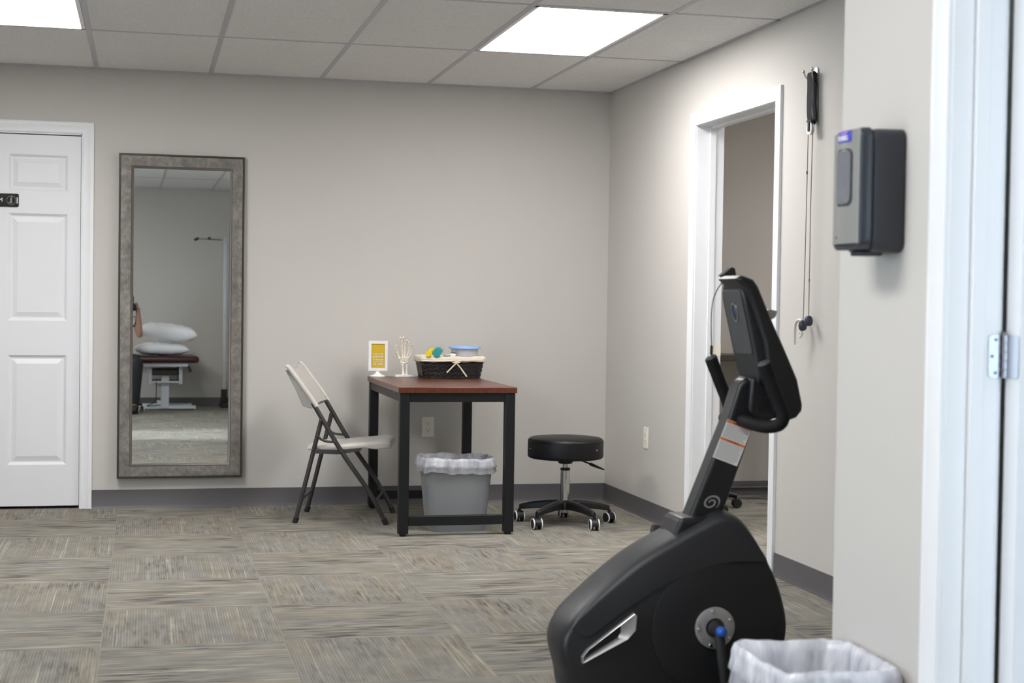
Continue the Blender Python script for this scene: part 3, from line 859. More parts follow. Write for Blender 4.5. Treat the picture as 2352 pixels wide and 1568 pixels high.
b = MB(); b.obox((-.986, -.374, TZ + .127), (1, -.25, -.08), (.25, 1, 0), (.08, 0, 1), .0015, .019, .011); b.build('end_flap', CARD, t)

# ------------------------------------------------------------------ folding chair (local: u = facing, v = left, z)
t = thing('folding_chair', 'folding chair with pale grey plastic seat and back, drawn up to the table', 'chair', (-1.615, -.55, 0), (0, 0, math.radians(-14)))
def ch(u, v, z): return (u, v, z)
def back_pt(s, tv):
    # s: -1..1 across, tv: 0 bottom .. 1 top ; curved plate leaning back
    u = -.130 - .150 * tv - .020 * (1 - s * s) * (1 - .3 * tv) + .006 * math.sin(PI * tv)
    z = .615 + .197 * tv
    return u, s * .232, z
b = MB(); N1, N2 = 20, 12
def rim(s, tv):   # front skin bulges forward at the edges
    u, v, z = back_pt(s, tv); return Vector((u, v, z))
nrm = Vector((.80, 0, .60))
front = [[rim(-1 + 2 * i / N1, j / N2) + nrm * (.010 - .012 * max(0, abs(-1 + 2 * i / N1) - .8) / .2) for i in range(N1 + 1)] for j in range(N2 + 1)]
back = [[rim(-1 + 2 * i / N1, j / N2) - nrm * .010 for i in range(N1 + 1)] for j in range(N2 + 1)]
ringl = []
for j in range(N2 + 1): ringl.append(front[j] + back[j][::-1])
b.loft(ringl)
sh = b.build('backrest', CHAIRP, t, world=False, bevel=.006, seg=3, ang=60)
# turned-in side flanges
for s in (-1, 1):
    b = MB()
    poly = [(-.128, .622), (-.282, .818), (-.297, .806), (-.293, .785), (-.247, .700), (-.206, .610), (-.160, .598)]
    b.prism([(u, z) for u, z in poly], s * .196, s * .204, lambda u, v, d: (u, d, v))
    b.build('back_flange', CHAIRSHADE, sh, world=False, bevel=.003, seg=2)
    b = MB()
    b.tube(smooth([(-.128, s * .229, .612), (-.165, s * .233, .667), (-.205, s * .233, .721), (-.245, s * .233, .774), (-.276, s * .231, .814), (-.290, s * .226, .816)], 4), [.012] * 21, 10)
    b.build('edge_roll', CHAIRP, sh, world=False)
b = MB(); b.prism([(-.282, .820), (-.297, .808), (-.300, .795), (-.270, .800)], -.236, .236, lambda u, v, d: (u, d, v)); b.build('back_top_flange', CHAIRP, sh, world=False, bevel=.004)
# seat: waterfall front, dished
def seat_top(u, v):
    a = (u + .18) / .43
    z = .404 + .018 * a + .026 * max(0, (a - .25)) - .012 * max(0, (a - .90) / .1) ** 2
    z += -.012 * (1 - (v / .2) ** 2) * math.sin(PI * min(1, max(0, a * 1.05))) * .8
    return z
b = MB(); ringl = []
NU = 26
prof = []
for i in range(NU + 1):
    u = -.182 + .432 * i / NU
    hv = .185 + .02 * math.sin(PI * min(1, max(0, (u + .18) / .43))) - .022 * max(0, (u - .19) / .06) ** 2
    ring = []
    vs_ = [-1 + 2 * k / 14 for k in range(15)]
    for k in vs_: ring.append((u, k * hv, seat_top(u, k * hv) - .012 * max(0, (abs(k) - .85) / .15) ** 2))
    bot = .022 if u > .12 else .018
    dip = max(0, (u - .12) / .13)
    for k in vs_[::-1]: ring.append((u, k * hv * .985, seat_top(u, 0) - .024 - .020 * math.sin(PI * min(1, dip * .72))))
    ringl.append(ring)
b.loft(ringl); b.build('seat', CHAIRP, t, world=False, bevel=.010, seg=4, ang=70)
for s in (-1, 1):
    v = .222 * s
    MB().tube(smooth([(-.150, v, .628), (-.135, v, .605), (0.0, v, .381), (.144, v, .176), (.236, v, .012)], 6), .0122, 12).build('front_leg', BRONZE, t, world=False)
    MB().tube([(-.106, v * .93, .545), (-.145, v * .93, .385), (-.198, v * .95, .164), (-.236, v * .96, .012)], .0118, 12).build('rear_leg', BRONZE, t, world=False)
    b = MB(); b.prism([(-.150, .388), (-.148, .366), (-.02, .362), (.10, .382), (.108, .398), (.0, .386)], v - s * .008 - .002, v - s * .008 + .002, lambda a, z, d: (a, d, z)); b.build('seat_rail', BRONZE, t, world=False)
    MB().tube(smooth([(-.126, v * .97, .460), (-.105, v * .98, .440), (-.075, v, .430), (-.034, v, .428)], 6), .0062, 8).build('folding_link', BRONZE, t, world=False)
    for u, z in ((-.106, .540), (-.126, .460), (-.034, .428), (.002, .378), (-.146, .384)):
        MB().lathe([(.006, v + s * .008), (.007, v + s * .014), (.003, v + s * .0165)], (u, 0, z), 'y', n=10).build('rivet', BRONZE, t, world=False)
    for u, k in ((.236, 1.0), (-.237, .96)): MB().tube([(u + (.004 if u > 0 else -.004), v * k, 0.001), (u - (.010 if u > 0 else -.008), v * k, .03)], .0145, 12).build('foot_cap', RUBBER, t, world=False)
MB().tube([(-.207, -.21, .125), (-.207, .21, .125)], .008, 10).build('rear_crossbar', BRONZE, t, world=False)
MB().tube([(.180, -.222, .118), (.180, .222, .118)], .008, 10).build('front_crossbar', BRONZE, t, world=False)

# ------------------------------------------------------------------ bins and liners
def bin_(name, label, cx, cy, hx, hy, h, taper=.82, m=BINGREY):
    t = thing(name, label, 'bin', (cx, cy, 0))
    def rg(f, z, e=0): return [(cx + u, cy + v, z) for u, v in rrect(-hx * f - e, hx * f + e, -hy * f - e, hy * f + e, .045 * f, 6)]
    b = MB()
    b.loft([rg(taper - .02, .001), rg(taper, .02), rg(taper + .005, .03), rg(.985, h - .035), rg(1.0, h - .034), rg(1.0, h - .006), rg(.995, h), rg(.975, h), rg(.965, h - .03), rg(taper - .01, .03), rg(taper - .02, .012)], caps=True)
    b.build('bucket', m, t, ang=35)
    return t
def liner(label, cx, cy, hx, hy, h, drop, seed, amp=1.0, lift=.012):
    rnd = random.Random(seed)
    ph = [rnd.uniform(0, 6.28) for _ in range(8)]
    n = 160
    base = per(1, 1, .3, .02)
    rs = []
    def ring(e, z, wob, wz, k):
        out = []
        P = resamp([(p.x, p.y, 0) for p in per(hx + e, hy + e, .034, .01)], n)
        for i, p in enumerate(P):
            a = i / n * 2 * PI
            s1 = math.sin(5 * a + ph[0]) + .7 * math.sin(11 * a + ph[1]) + .5 * math.sin(23 * a + ph[2])
            s2 = math.sin(3 * a + ph[3]) + .6 * math.sin(8 * a + ph[4]) + .4 * math.sin(19 * a + ph[5] + k)
            q = Vector((p.x / (hx + e), p.y / (hy + e), 0)).normalized()
            out.append((cx + p.x + q.x * s1 * wob, cy + p.y + q.y * s1 * wob, z + s2 * wz))
        return out
    for e, z, wob, wz in ((-.045, h - .28, .010, .0), (-.032, h - .16, .009, .002), (-.020, h - .06, .006, .003), (-.012, h - .012, .003, .003), (-.004, h + lift, .0012, .0035 * amp), (.005, h + lift + .001, .0012, .0035 * amp), (.010, h - .004, .002, .003), (.011, h - .02, .003, .003), (.016, h - drop * .55, .004, .004), (.010, h - drop * .62, .003, .004), (.014, h - drop, .004, .006)):
        rs.append(ring(e, z, wob * amp, wz, len(rs) * .35))
    o = MB().loft(rs, caps=False).build('bin_liner', LINER, None, solid=.0008, ang=180)
    return tag(o, label, 'bin liner')
bin_('waste_bin', 'grey rectangular waste bin under the table', -1.108, -1.005, .176, .128, .362)
liner('white plastic liner folded over the grey bin under the table', -1.108, -1.005, .176, .128, .362, .062, 3)
bin_('waste_bin', 'dark bin with white liner below the wall dispenser, cut off by the lower edge', -1.228, -5.595, .126, .150, .376, m=mat('dark bin plastic', (52, 53, 60), .5))
liner('large crinkled white plastic liner over the bin below the dispenser', -1.229, -5.595, .130, .154, .392, .080, 11, .7)

# ------------------------------------------------------------------ rolling stool
def make_stool(loc, rot, label):
    t = thing('rolling_stool', label, 'stool', loc, (0, 0, rot))
    MB().lathe([(0, .350), (.150, .350), (.190, .352), (.199, .358), (.2005, .37), (.2005, .438), (.196, .452), (.185, .459), (.12, .466), (0, .469)], n=56, caps=False).build('seat', VINYL, t, world=False, ang=60)
    MB().lathe([(.199, .4405), (.2018, .443), (.199, .4455)], n=56, caps=False).build('piping', VINYL, t, world=False, ang=80)
    for k in range(3):
        a = math.radians(-172 + 120 * k)
        MB().lathe([(0.0, -.001), (.0045, 0), (.0045, .003), (.002, .0045), (0, .0045)], (0, 0, 0), 'x', n=12, caps=False).xf(Matrix.Rotation(a, 4, 'Z') @ Matrix.Translation((.2, 0, .405))).build('vent_eyelet', CHROME, t, world=False)
    MB().lathe([(.0, .352), (.041, .352), (.040, .330), (.034, .322), (.0, .322)], n=24, caps=False).build('seat_hub', BLACKM, t, world=False)
    MB().box(-.10, .07, -.05, .05, .345, .351).build('mounting_plate', BLACKM, t, world=False)
    MB().lathe([(.0135, .29), (.0135, .325)], n=20).build('piston', STEEL, t, world=False)
    MB().lathe([(.025, .286), (.026, .290), (.026, .298), (.014, .300)], n=24).build('collar', BLACKM, t, world=False)
    MB().lathe([(.0250, .10), (.0250, .290)], n=32).build('column', CHROME, t, world=False)
    MB().lathe([(.018, .060), (.020, .064), (.020, .10)], n=20).build('column_tip', CHROME, t, world=False)
    MB().lathe([(.030, .078), (.042, .082), (.044, .118), (.036, .128), (.026, .130)], n=28).build('base_hub', PLBLK, t, world=False, ang=50)
    for k in range(5):
        a = math.radians(4 + 72 * k); rings = []
        for i in range(11):
            f = i / 10; r = .030 + .222 * f
            zt = .128 - .034 * f ** 1.9; hgt = .048 - .018 * f; wd = .021 - .006 * f
            if i == 10: hgt *= .85; wd *= .75
            ring = [(-wd, zt - hgt), (-wd, zt - .010), (-wd * .55, zt), (wd * .55, zt), (wd, zt - .010), (wd, zt - hgt)]
            rings.append([(r * math.cos(a) - y * math.sin(a), r * math.sin(a) + y * math.cos(a), z) for y, z in ring])
        MB().loft(rings).build('arm', PLBLK, t, world=False, bevel=.003, ang=50)
    for k in range(5):
        a = math.radians(4 + 72 * k); px, py = .252 * math.cos(a), .252 * math.sin(a)
        ca = Matrix.Translation((px, py, 0)) @ Matrix.Rotation(math.radians((24, -5, 3, 5, -4)[k]) - rot, 4, 'Z')
        cs = MB()
        pts = [(.030 * math.cos(math.radians(q)), .0285 + .030 * math.sin(math.radians(q))) for q in range(10, 191, 12)]
        inn = [(.027 * math.cos(math.radians(q)), .0285 + .027 * math.sin(math.radians(q))) for q in range(190, 9, -12)]
        cs.prism(pts + inn, -.017, .017, lambda u, v, d: (d, u, v)); cs.lathe([(.009, .052), (.009, .070)], n=12); cs.box(-.006, .006, -.014, .014, .02, .056)
        c = cs.xf(ca).build('caster', PLBLK, t, world=False)
        for s in (-1, 1):
            w_ = MB().lathe([(0, s * .009), (.026, s * .009), (.0275, s * .011), (.0275, s * .023), (.025, s * .0245), (0, s * .0245)], (0, 0, .0275), 'x', n=28, caps=False).xf(ca).build('wheel', RUBBER, c, world=False)
            MB().lathe([(.0283, s * .018), (.0288, s * .0195), (.0283, s * .0245), (.0255, s * .0252), (.0255, s * .018)], (0, 0, .0283), 'x', n=28, caps=False).xf(ca).build('wheel_band', LABELW, c, world=False)
    b = MB(); la = math.radians(-17) - rot
    f = lambda r, z: (r * math.cos(la), r * math.sin(la), z)
    b.tube([f(.03, .346), f(.075, .342), f(.130, .322)], .0042, 10); b.build('lever', BLACKM, t, world=False)
    b = MB(); b.tube([f(.128, .323), f(.132, .321), f(.160, .310), f(.203, .294), f(.206, .293)], [.006, .0085, .0075, .004, .002], 10); b.build('lever_grip', RUBBER, t, world=False)
    return t
make_stool((-.501, -.927, 0), 0.0, 'black round rolling stool in the corner beside the table')
make_stool((-2.76, -8.90, 0), math.radians(41), 'black rolling stool the photographer sits on, seen in the mirror')

# ------------------------------------------------------------------ exercise bike (profile in the xz plane, centre plane y = YC)
YC = -4.615
t = thing('exercise_bike', 'black stationary exercise bike standing in front of the open doorway', 'exercise bike', (-1.15, YC, 0))
def offset(poly, d):
    n = len(poly); out = []
    area = sum(poly[i][0] * poly[(i + 1) % n][1] - poly[(i + 1) % n][0] * poly[i][1] for i in range(n))
    sg = 1 if area > 0 else -1
    for i in range(n):
        a, p, c = Vector(poly[i - 1]), Vector(poly[i]), Vector(poly[(i + 1) % n])
        n1 = Vector(((p - a).y, -(p - a).x)).normalized() * sg; n2 = Vector(((c - p).y, -(c - p).x)).normalized() * sg
        m = (n1 + n2); m = m / max(.5, m.dot(n1)) if m.length > 1e-6 else n1
        out.append(tuple(p + m * d))
    return out
def closed_smooth(pts, n=4):
    P = [Vector(p + (0,)) for p in pts]; m = len(P); out = []
    for i in range(m):
        a, b_, c, d = P[i - 1], P[i], P[(i + 1) % m], P[(i + 2) % m]
        for k in range(n):
            s = k / n
            q = 0.5 * ((2 * b_) + (c - a) * s + (2 * a - 5 * b_ + 4 * c - d) * s * s + (3 * b_ - a - 3 * c + d) * s ** 3); out.append((q.x, q.y))
    return out
outl = [(-1.227, .522), (-1.17, .551), (-1.115, .577), (-1.085, .582), (-1.058, .576), (-1.035, .559), (-.999, .514), (-.963, .458), (-.930, .394), (-.910, .335), (-.899, .278), (-.903, .228), (-.925, .17), (-.955, .11), (-.985, .075), (-1.05, .06), (-1.2, .055), (-1.35, .055), (-1.47, .058), (-1.512, .075), (-1.528, .11),
        (-1.534, .15), (-1.548, .20), (-1.553, .235), (-1.546, .268), (-1.526, .300), (-1.482, .346), (-1.41, .408), (-1.324, .470)]
outl = closed_smooth(outl, 3)
b = MB(); rings = []
for y, e in ((-4.712, -.012), (-4.706, -.004), (-4.694, .002), (-4.675, .006), (-4.645, .009), (YC, .010), (-4.585, .009), (-4.555, .006), (-4.536, .002), (-4.524, -.004), (-4.518, -.012)):
    rings.append([(x, y, z) for x, z in offset(outl, e)])
b.loft(rings); body = b.build('shroud', PLBLK, t, ang=50)
# upper cover, a lighter shell that wraps the top
seam = [(-1.531, .288), (-1.516, .275), (-1.494, .265), (-1.470, .272), (-1.368, .341), (-1.255, .407), (-1.157, .443), (-1.085, .457), (-1.02, .459), (-.965, .454)]
top = [(-.963, .458), (-.999, .514), (-1.035, .559), (-1.058, .576), (-1.085, .582), (-1.115, .577), (-1.17, .551), (-1.227, .522), (-1.324, .470), (-1.41, .408), (-1.482, .346), (-1.526, .300)]
sm = [tuple(p[:2]) for p in smooth([q + (0,) for q in seam], 3)]; tp = [tuple(p[:2]) for p in smooth([q + (0,) for q in top], 3)]
cov = sm + tp[1:-1]
b = MB(); rings = []
for y, e in ((-4.7165, -.014), (-4.7135, -.005), (-4.699, .004), (-4.677, .0085), (-4.645, .0115), (YC, .0125), (-4.585, .0115), (-4.553, .0085), (-4.531, .004), (-4.5165, -.005), (-4.5135, -.014)):
    of = offset(cov, e); nu_ = len(cov) - len(sm)
    of = [(p if i < len(sm) else tuple(Vector(cov[i]) + (Vector(p) - Vector(cov[i])) * min(1, (i - len(sm) + 1) / 5, (len(cov) - i) / 7))) for i, p in enumerate(of)]
    # the lower edge stays on the seam
    of = [(p if i >= len(sm) else (cov[i][0], cov[i][1])) for i, p in enumerate(of)]
    rings.append([(x, y, z) for x, z in of])
b.loft(rings); b.build('upper_cover', PLGREY, t, ang=50)
b = MB(); c = (-1.121, 0, .276)
b.lathe([(.180, -4.7105), (.180, -4.7140), (.176, -4.7160), (.06, -4.7165)], c, 'y', n=72, caps=False); b.build('round_side_cover', PLBLK, t, ang=50)
b = MB(); b.lathe([(.058, -4.715), (.058, -4.7225), (.055, -4.7245), (.028, -4.7245), (.024, -4.720)], c, 'y', n=48, caps=False)
ds = b.build('crank_disc', SILVER, t)
b = MB()
for q in (99, 27, 183, 255, 327):
    a = math.radians(q); b.lathe([(.0, -4.7275), (.0045, -4.7275), (.006, -4.7255), (.006, -4.7240)], (-1.121 + .049 * math.cos(a), 0, .276 + .049 * math.sin(a)), 'y', n=14, caps=False)
b.build('screw', CHROME, ds)
MB().lathe([(.024, -4.718), (.022, -4.732), (.016, -4.736), (.012, -4.765)], c, 'y', n=28).build('crank_axle', RUBBER, t)
MB().lathe([(0, -4.786), (.008, -4.785), (.0135, -4.779), (.0145, -4.766), (.013, -4.762)], c, 'y', n=28, caps=False).build('axle_cap', BLUEP, t)
def crank(name, yc, sg, dy):
    cx0, cz0 = -1.121, .276; ex, ez = -1.105 if sg < 0 else -1.137, .276 + sg * .165
    b = MB(); b.tube([(cx0, yc, cz0 - sg * .012), (cx0, yc, cz0), (ex, yc + dy * .3, ez), (ex, yc + dy * .3, ez + sg * .012)], [.006, .0145, .012, .006], 14)
    b.build('crank_arm', RUBBER, t)
    y0, y1 = sorted((yc + dy * .6, yc + dy * .6 + math.copysign(.1, dy)))
    b = MB(); b.box(ex - .05, ex + .05, y0, y1, ez - .012, ez + .012); p = b.build('pedal', PLBLK, t, bevel=.006)
    MB().tube([(ex, yc + dy * .2, ez), (ex, (y0 + y1) / 2, ez)], .006, 10).build('pedal_axle', STEEL, p)
    MB().tube(smooth([(ex - .045, y0 + .01, ez + .008), (ex - .03, y0 + .02, ez + .045), (ex + .02, (y0 + y1) / 2, ez + .062), (ex + .045, y1 - .01, ez + .045), (ex + .05, y1, ez + .01)], 5), .005, 8).build('pedal_strap', RUBBER, p)
    b = MB(); b.lathe([(0, -.004), (.007, -.003), (.009, 0)], (ex - .005, y0 - .0005, ez + .012), 'y', n=14, caps=False); b.build('reflector', ORANGE, p)
crank('near', -4.752, -1, -.05); crank('far', -4.478, 1, .05)
# silver trim with dark recess on the side, lower left
b = MB(); o_ = [(-1.503, .192), (-1.505, .210), (-1.489, .231), (-1.358, .325), (-1.350, .320), (-1.353, .278), (-1.376, .254)]; i_ = [(-1.494, .207), (-1.4935, .212), (-1.482, .2275), (-1.396, .2925), (-1.392, .288), (-1.392, .272), (-1.401, .258)]
rings = [[(x, -4.7085, z) for x, z in o_], [(x, -4.727, z) for x, z in offset(o_, -.0005)], [(x, -4.728, z) for x, z in offset(o_, -.0015)], [(x, -4.7135, z) for x, z in i_], [(x, -4.7085, z) for x, z in i_]]
b.loft(rings, caps=False); b.build('side_trim', SILVER, t, ang=25)
MB().prism(i_, -4.7125, -4.7118, XZ).build('side_recess', RUBBER, t)
# collar, mast
b = MB(); cp = [(-1.238, .510), (-1.213, .578), (-1.082, .583), (-1.050, .560), (-1.12, .545)]
b.prism(cp, -4.682, -4.548, XZ); b.build('mast_collar', PLBLK, t, bevel=.012, seg=3)
b = MB(); mp = [(-1.186, .545), (-1.176, .576), (-1.065, .852), (-1.036, .945), (-1.018, .966), (-.985, .968), (-.968, .90), (-.972, .857), (-.990, .820), (-1.078, .576), (-1.088, .545)]
b.prism(mp, -4.652, -4.578, XZ); mast = b.build('mast', PLBLK, t, bevel=.012, seg=4)
lb = [(-1.068, .852), (-.994, .825), (-1.037, .715), (-1.111, .745)]
LU = (Vector(lb[1]) - Vector(lb[0])); LV = (Vector(lb[3]) - Vector(lb[0]))
def lp(u, v, d): q = Vector(lb[0]) + LU * u + LV * v; return (q.x, -4.6525 - d, q.y)
lab = MB().prism([(0, 0), (1, 0), (1, 1), (0, 1)], -.0003, .0004, lp).build('warning_label', LABELW, t)
b = MB(); b.prism([(0.01, 0.01), (.99, 0.01), (.99, .075), (0.01, .075)], .0002, .0008, lp); b.prism([(.01, .46), (.99, .46), (.99, .52), (.01, .52)], .0002, .0008, lp); b.build('warning_bar', LABELO, lab)
b = MB(); rnd = random.Random(5)
for k in range(30):
    v = .10 + .0295 * k
    if .43 < v < .54 or v > .96: continue
    u1 = rnd.uniform(.6, .95) if k % 5 == 4 else .95
    b.prism([(.05, v), (u1, v), (u1, v + .010), (.05, v + .010)], .0002, .0006, lp)
b.build('print_lines', INK, lab)
ang_l = math.atan2(LU.y, LU.x)
for v, s_ in ((.042, 'WARNING'), (.49, 'CAUTION')):
    q = lp(.52, v, .0010)
    text(s_, .0085, DINK, lab, Matrix.Translation(q) @ Matrix.Rotation(-ang_l, 4, 'Y') @ Matrix.Rotation(PI / 2, 4, 'X'))
# swirl emblem on the mast
b = MB(); lft, rgt = [], []
N = 60
for k in range(N + 1):
    f = k / N; a = math.radians(-75 + 585 * f); r = .0265 * (1 - .80 * f) ; wd = .0062 * min(1, 6 * f + .05) * (1 - .35 * f) if f < .95 else .0035
    for l_, rr in ((lft, r + wd / 2), (rgt, r - wd / 2)):
        x, z = rr * math.cos(a) * 1.05, rr * math.sin(a) * .78
        x, z = x * math.cos(.42) - z * math.sin(.42), x * math.sin(.42) + z * math.cos(.42)
        l_.append((-1.113 + x, z + .616))
b.loft([[(p[0], -4.6535, p[1]), (q[0], -4.6535, q[1]), (q[0], -4.6515, q[1]), (p[0], -4.6515, p[1])] for p, q in zip(lft, rgt)])
b.build('swirl_emblem', SILVER, t)
MB().lathe([(.0, -.03), (.014, -.03), (.017, -.022), (.017, .0), (.012, .012), (.006, .016), (.006, .05)], (0, 0, 0), 'x', n=14).xf(Matrix.Translation((-1.200, -4.485, .512)) @ Matrix.Rotation(math.radians(15), 4, 'Y')).build('adjusting_knob', PLGREY, t)
# console
cpoly = [(-1.081, 1.246), (-1.062, 1.257), (-1.028, 1.246), (-1.012, 1.226), (-.970, 1.133), (-.928, 1.049), (-.890, .969), (-.873, .897), (-.875, .879), (-.891, .860), (-.914, .852), (-.950, .890), (-.978, .985), (-.992, 1.067), (-1.020, 1.148), (-1.046, 1.215)]
b = MB(); rings = []
for y, e in ((-4.733, -.0095), (-4.729, -.004), (-4.722, -.001), (-4.712, 0), (-4.60, 0), (-4.588, -.001), (-4.578, -.004), (-4.572, -.0095)):
    rings.append([(x, y, z) for x, z in offset(cpoly, e)])
b.loft(rings); con = b.build('console', PLBLK, t, ang=50, bevel=.008, seg=3)
# back housing plate of the console (towards -x) with its lighter panel, oval vent
pa, pb = Vector((-1.055, 1.252)), Vector((-.984, .955)); dn = (pb - pa).normalized(); nn = Vector((dn.y, -dn.x)); nn = -nn if nn.x > 0 else nn
def cb(u, v, d):   # u along y, v down the back, d outwards
    q = pa + dn * v + nn * d; return (q.x, u, q.y)
b = MB(); b.prism(rrect(-4.703, -4.535, .014, .318, .060, 10), -.040, .005, cb); hb = b.build('rear_housing', PLGREY, con, bevel=.006, seg=3)
b = MB(); b.prism(rrect(-4.688, -4.556, .035, .222, .012, 4), .004, .0085, cb); b.build('rear_panel', PLPANEL, con, bevel=.002)
b = MB(); ov = [(-4.626 + .020 * math.cos(2 * PI * k / 24), .100 + .028 * math.sin(2 * PI * k / 24)) for k in range(24)]
rings = [[cb(u, v, .0080) for u, v in ov], [cb(u, v, .0115) for u, v in ov], [cb(-4.626 + (u + 4.626) * .8, .1 + (v - .1) * .82, .0115) for u, v in ov], [cb(-4.626 + (u + 4.626) * .8, .1 + (v - .1) * .82, .006) for u, v in ov]]
b.loft(rings, caps=False); b.build('vent_ring', CHROME, con)
MB().prism([(-4.626 + (u + 4.626) * .8, .1 + (v - .1) * .82) for u, v in ov], .0085, .0090, cb).build('vent_cavity', RUBBER, con)
MB().prism([(-4.630 + .010 * math.cos(2 * PI * k / 20), .096 + .014 * math.sin(2 * PI * k / 20)) for k in range(20)], .009, .0105, cb).build('vent_button', mat('dim blue lens', (28, 52, 104), 0.2), con)
b = MB(); b.prism(rrect(-4.70, -4.53, .012, .325, .02, 4), -.0, .002, lambda u, v, d: cb(u, v, d - .0)); b.bm.clear(); b.prism([(-.966, 1.126), (-.932, 1.056), (-.930, 1.057), (-.964, 1.127)], -4.70, -4.57, XZ); b.build('screen', SMOKE, con)
b = MB(); b.prism([(-.962, 1.140), (-.948, 1.163), (-.925, 1.158), (-.932, 1.140), (-.955, 1.128)], -4.66, -4.57, XZ); b.build('media_ledge', SILVER, con, bevel=.002)
# brace between mast and console
b = MB(); b.prism([(-1.005, .97), (-.96, .97), (-.93, .90), (-.915, .86), (-.985, .835), (-1.01, .88)], -4.672, -4.558, XZ); b.build('console_bracket', PLBLK, t, bevel=.008)
b = MB(); b.lathe([(.004, -4.676), (.004, -4.671)], (-.985, 0, .885), 'y', n=10); b.lathe([(.004, -4.676), (.004, -4.671)], (-.96, 0, .915), 'y', n=10); b.build('bracket_screw', RUBBER, t)
for s in (-1, 1):
    y = YC + s * .200
    pts = smooth([(-1.030, y, 1.014), (-1.016, y, .980), (-.997, y, .935), (-.978, y, .893), (-.971, y, .866), (-.980, y * .5 + (YC + s * .17) * .5, .846), (-1.003, YC + s * .150, .840), (-1.022, YC + s * .09, .845), (-1.026, YC + s * .02, .850)], 5)
    h = MB().tube(pts[5:], .0185, 14).build('handlebar', GRIP, t)
    MB().tube(pts[:6], .0192, 14).build('grip', GRIP, h)
    MB().tube([pts[0] + Vector((-.004, 0, .007)), pts[0] + Vector((-.0015, 0, .0025)), pts[0]], [.012, .0185, .0192], 14).build('end_cap', PLPANEL, h)
MB().tube(smooth([(-.997, -4.470, 1.263), (-1.018, -4.45, 1.233), (-1.036, -4.44, 1.187), (-1.039, -4.435, 1.121), (-1.031, -4.42, 1.049), (-1.030, YC + .2, 1.018)], 8), .0016, 8).build('cable', RUBBER, t)
MB().tube([(-1.031, -4.4205, 1.052), (-1.030, YC + .199, 1.026)], .0042, 10).build('cable_plug', RUBBER, t)
b = MB(); b.prism([(-1.052, 1.258), (-1.02, 1.283), (-1.010, 1.279), (-1.004, 1.246), (-1.03, 1.248)], -4.545, -4.515, XZ); b.build('cable_clip', RUBBER, t, bevel=.002)
# feet, rail and seat (towards the user, behind the near wall)
MB().box(-1.50, -.30, YC - .03, YC + .03, .035, .085).build('rail', BLACKM, t, bevel=.006)
for x in (-1.44, -.32):
    MB().tube([(x, YC - .24, .03), (x, YC + .24, .03)], .027, 14).build('stabiliser', BLACKM, t)
    for s in (-1, 1): MB().tube([(x, YC + s * .22, .0305), (x, YC + s * .255, .0305)], .030, 14).build('foot_cap', RUBBER, t)
MB().bar((-.45, YC, .06), (-.40, YC, .46), .05, .05).build('seat_post', BLACKM, t, bevel=.006)
MB().box(-.56, -.25, YC - .19, YC + .19, .46, .54).build('seat', VINYL, t, bevel=.03, seg=4)
MB().obox((-.19, YC, .74), (.25, 0, .97), (0, 1, 0), (-.97, 0, .25), .22, .20, .035).build('backrest', VINYL, t, bevel=.025, seg=4)
MB().bar((-.30, YC, .48), (-.16, YC, .70), .04, .03).build('back_post', BLACKM, t)

# ------------------------------------------------------------------ soap dispenser on the near wall
t = thing('soap_dispenser', 'black and grey hand sanitiser dispenser on the near white wall', 'dispenser', (XE, -5.635, 1.425))
ya, yb, za, zb = -5.690, -5.552, 1.292, 1.559
b = MB(); rings = []
for x, e in ((XE - .0, 0), (XE - .060, -.001), (XE - .076, -.004)):
    rings.append([(x, y, z) for y, z in rrect(ya - e * -1, yb + e, za + (0 if x > XE - .07 else .004), zb + e, .022, 6)])
b.loft(rings); b.build('housing', DISPBLK, t, bevel=.004, seg=3)
b = MB(); rings = []
for x, e, q in ((XE - .074, -.004, .02), (XE - .080, .002, .024), (XE - .095, .001, .024), (XE - .104, -.004, .02)):
    rings.append([(x - (.0 if abs(z - 1.425) < 2 else 0), y, z) for y, z in rrect(ya - e, yb + e, za + .006, zb + e, q, 6)])
b.loft(rings); b.build('front_shell', DISPBLK, t, ang=50, bevel=.002)
xf = XE - .1065
fn = lambda u, v, d: (xf - d - .004 * (1 - ((u + 5.621) / .069) ** 2), u, v)
b = MB(); pl = rrect(ya + .008, yb - .004, za + .016, zb - .002, .018, 6)
def front_pt(u, v): return (xf - .010 * (1 - ((u + 5.621) / .062) ** 2), u, v)
def front_patch(mb, y0, y1, z0, z1, off, nu=12):
    g = []
    for k in range(nu + 1):
        u = y0 + (y1 - y0) * k / nu; p0 = front_pt(u, z0); p1 = front_pt(u, z1)
        g.append([(p0[0] - off, u, z0), (p1[0] - off, u, z1), (p1[0] - off + .004, u, z1), (p0[0] - off + .004, u, z0)])
    mb.loft(g); return mb
def front_round(mb, y0, y1, z0, z1, r, off):
    pl_ = rrect(y0, y1, z0, z1, r, 6)
    fn_ = lambda u, v, d: (front_pt(u, v)[0] - d, u, v)
    return mb.prism(pl_, off - .004, off, fn_)
front_patch(b, ya + .008, yb - .006, za + .018, zb - .003, 0.0); b.build('front_plate', DISPGREY, t, bevel=.006, seg=4)
yc_ = -5.628
b = MB(); front_round(b, yc_ - .034, yc_ + .034, 1.392, 1.516, .016, .0014); b.build('window_bezel', DISPBLK, t)
b = MB(); front_round(b, yc_ - .030, yc_ + .030, 1.397, 1.511, .013, .0030); b.build('window', SMOKE, t)
b = MB(); front_patch(b, yc_ - .029, yc_ + .029, 1.530, 1.5535, .0012); lg = b.build('logo_panel', LOGOBLU, t)
b = MB(); b.prism([(yc_ + .027, 1.5465), (yc_ - .020, 1.5520), (yc_ - .027, 1.5535), (yc_ - .010, 1.5485)], -.0112, -.0128, lambda u, v, d: (xf + d, u, v)); b.build('logo_streak', LOGOPNK, lg)
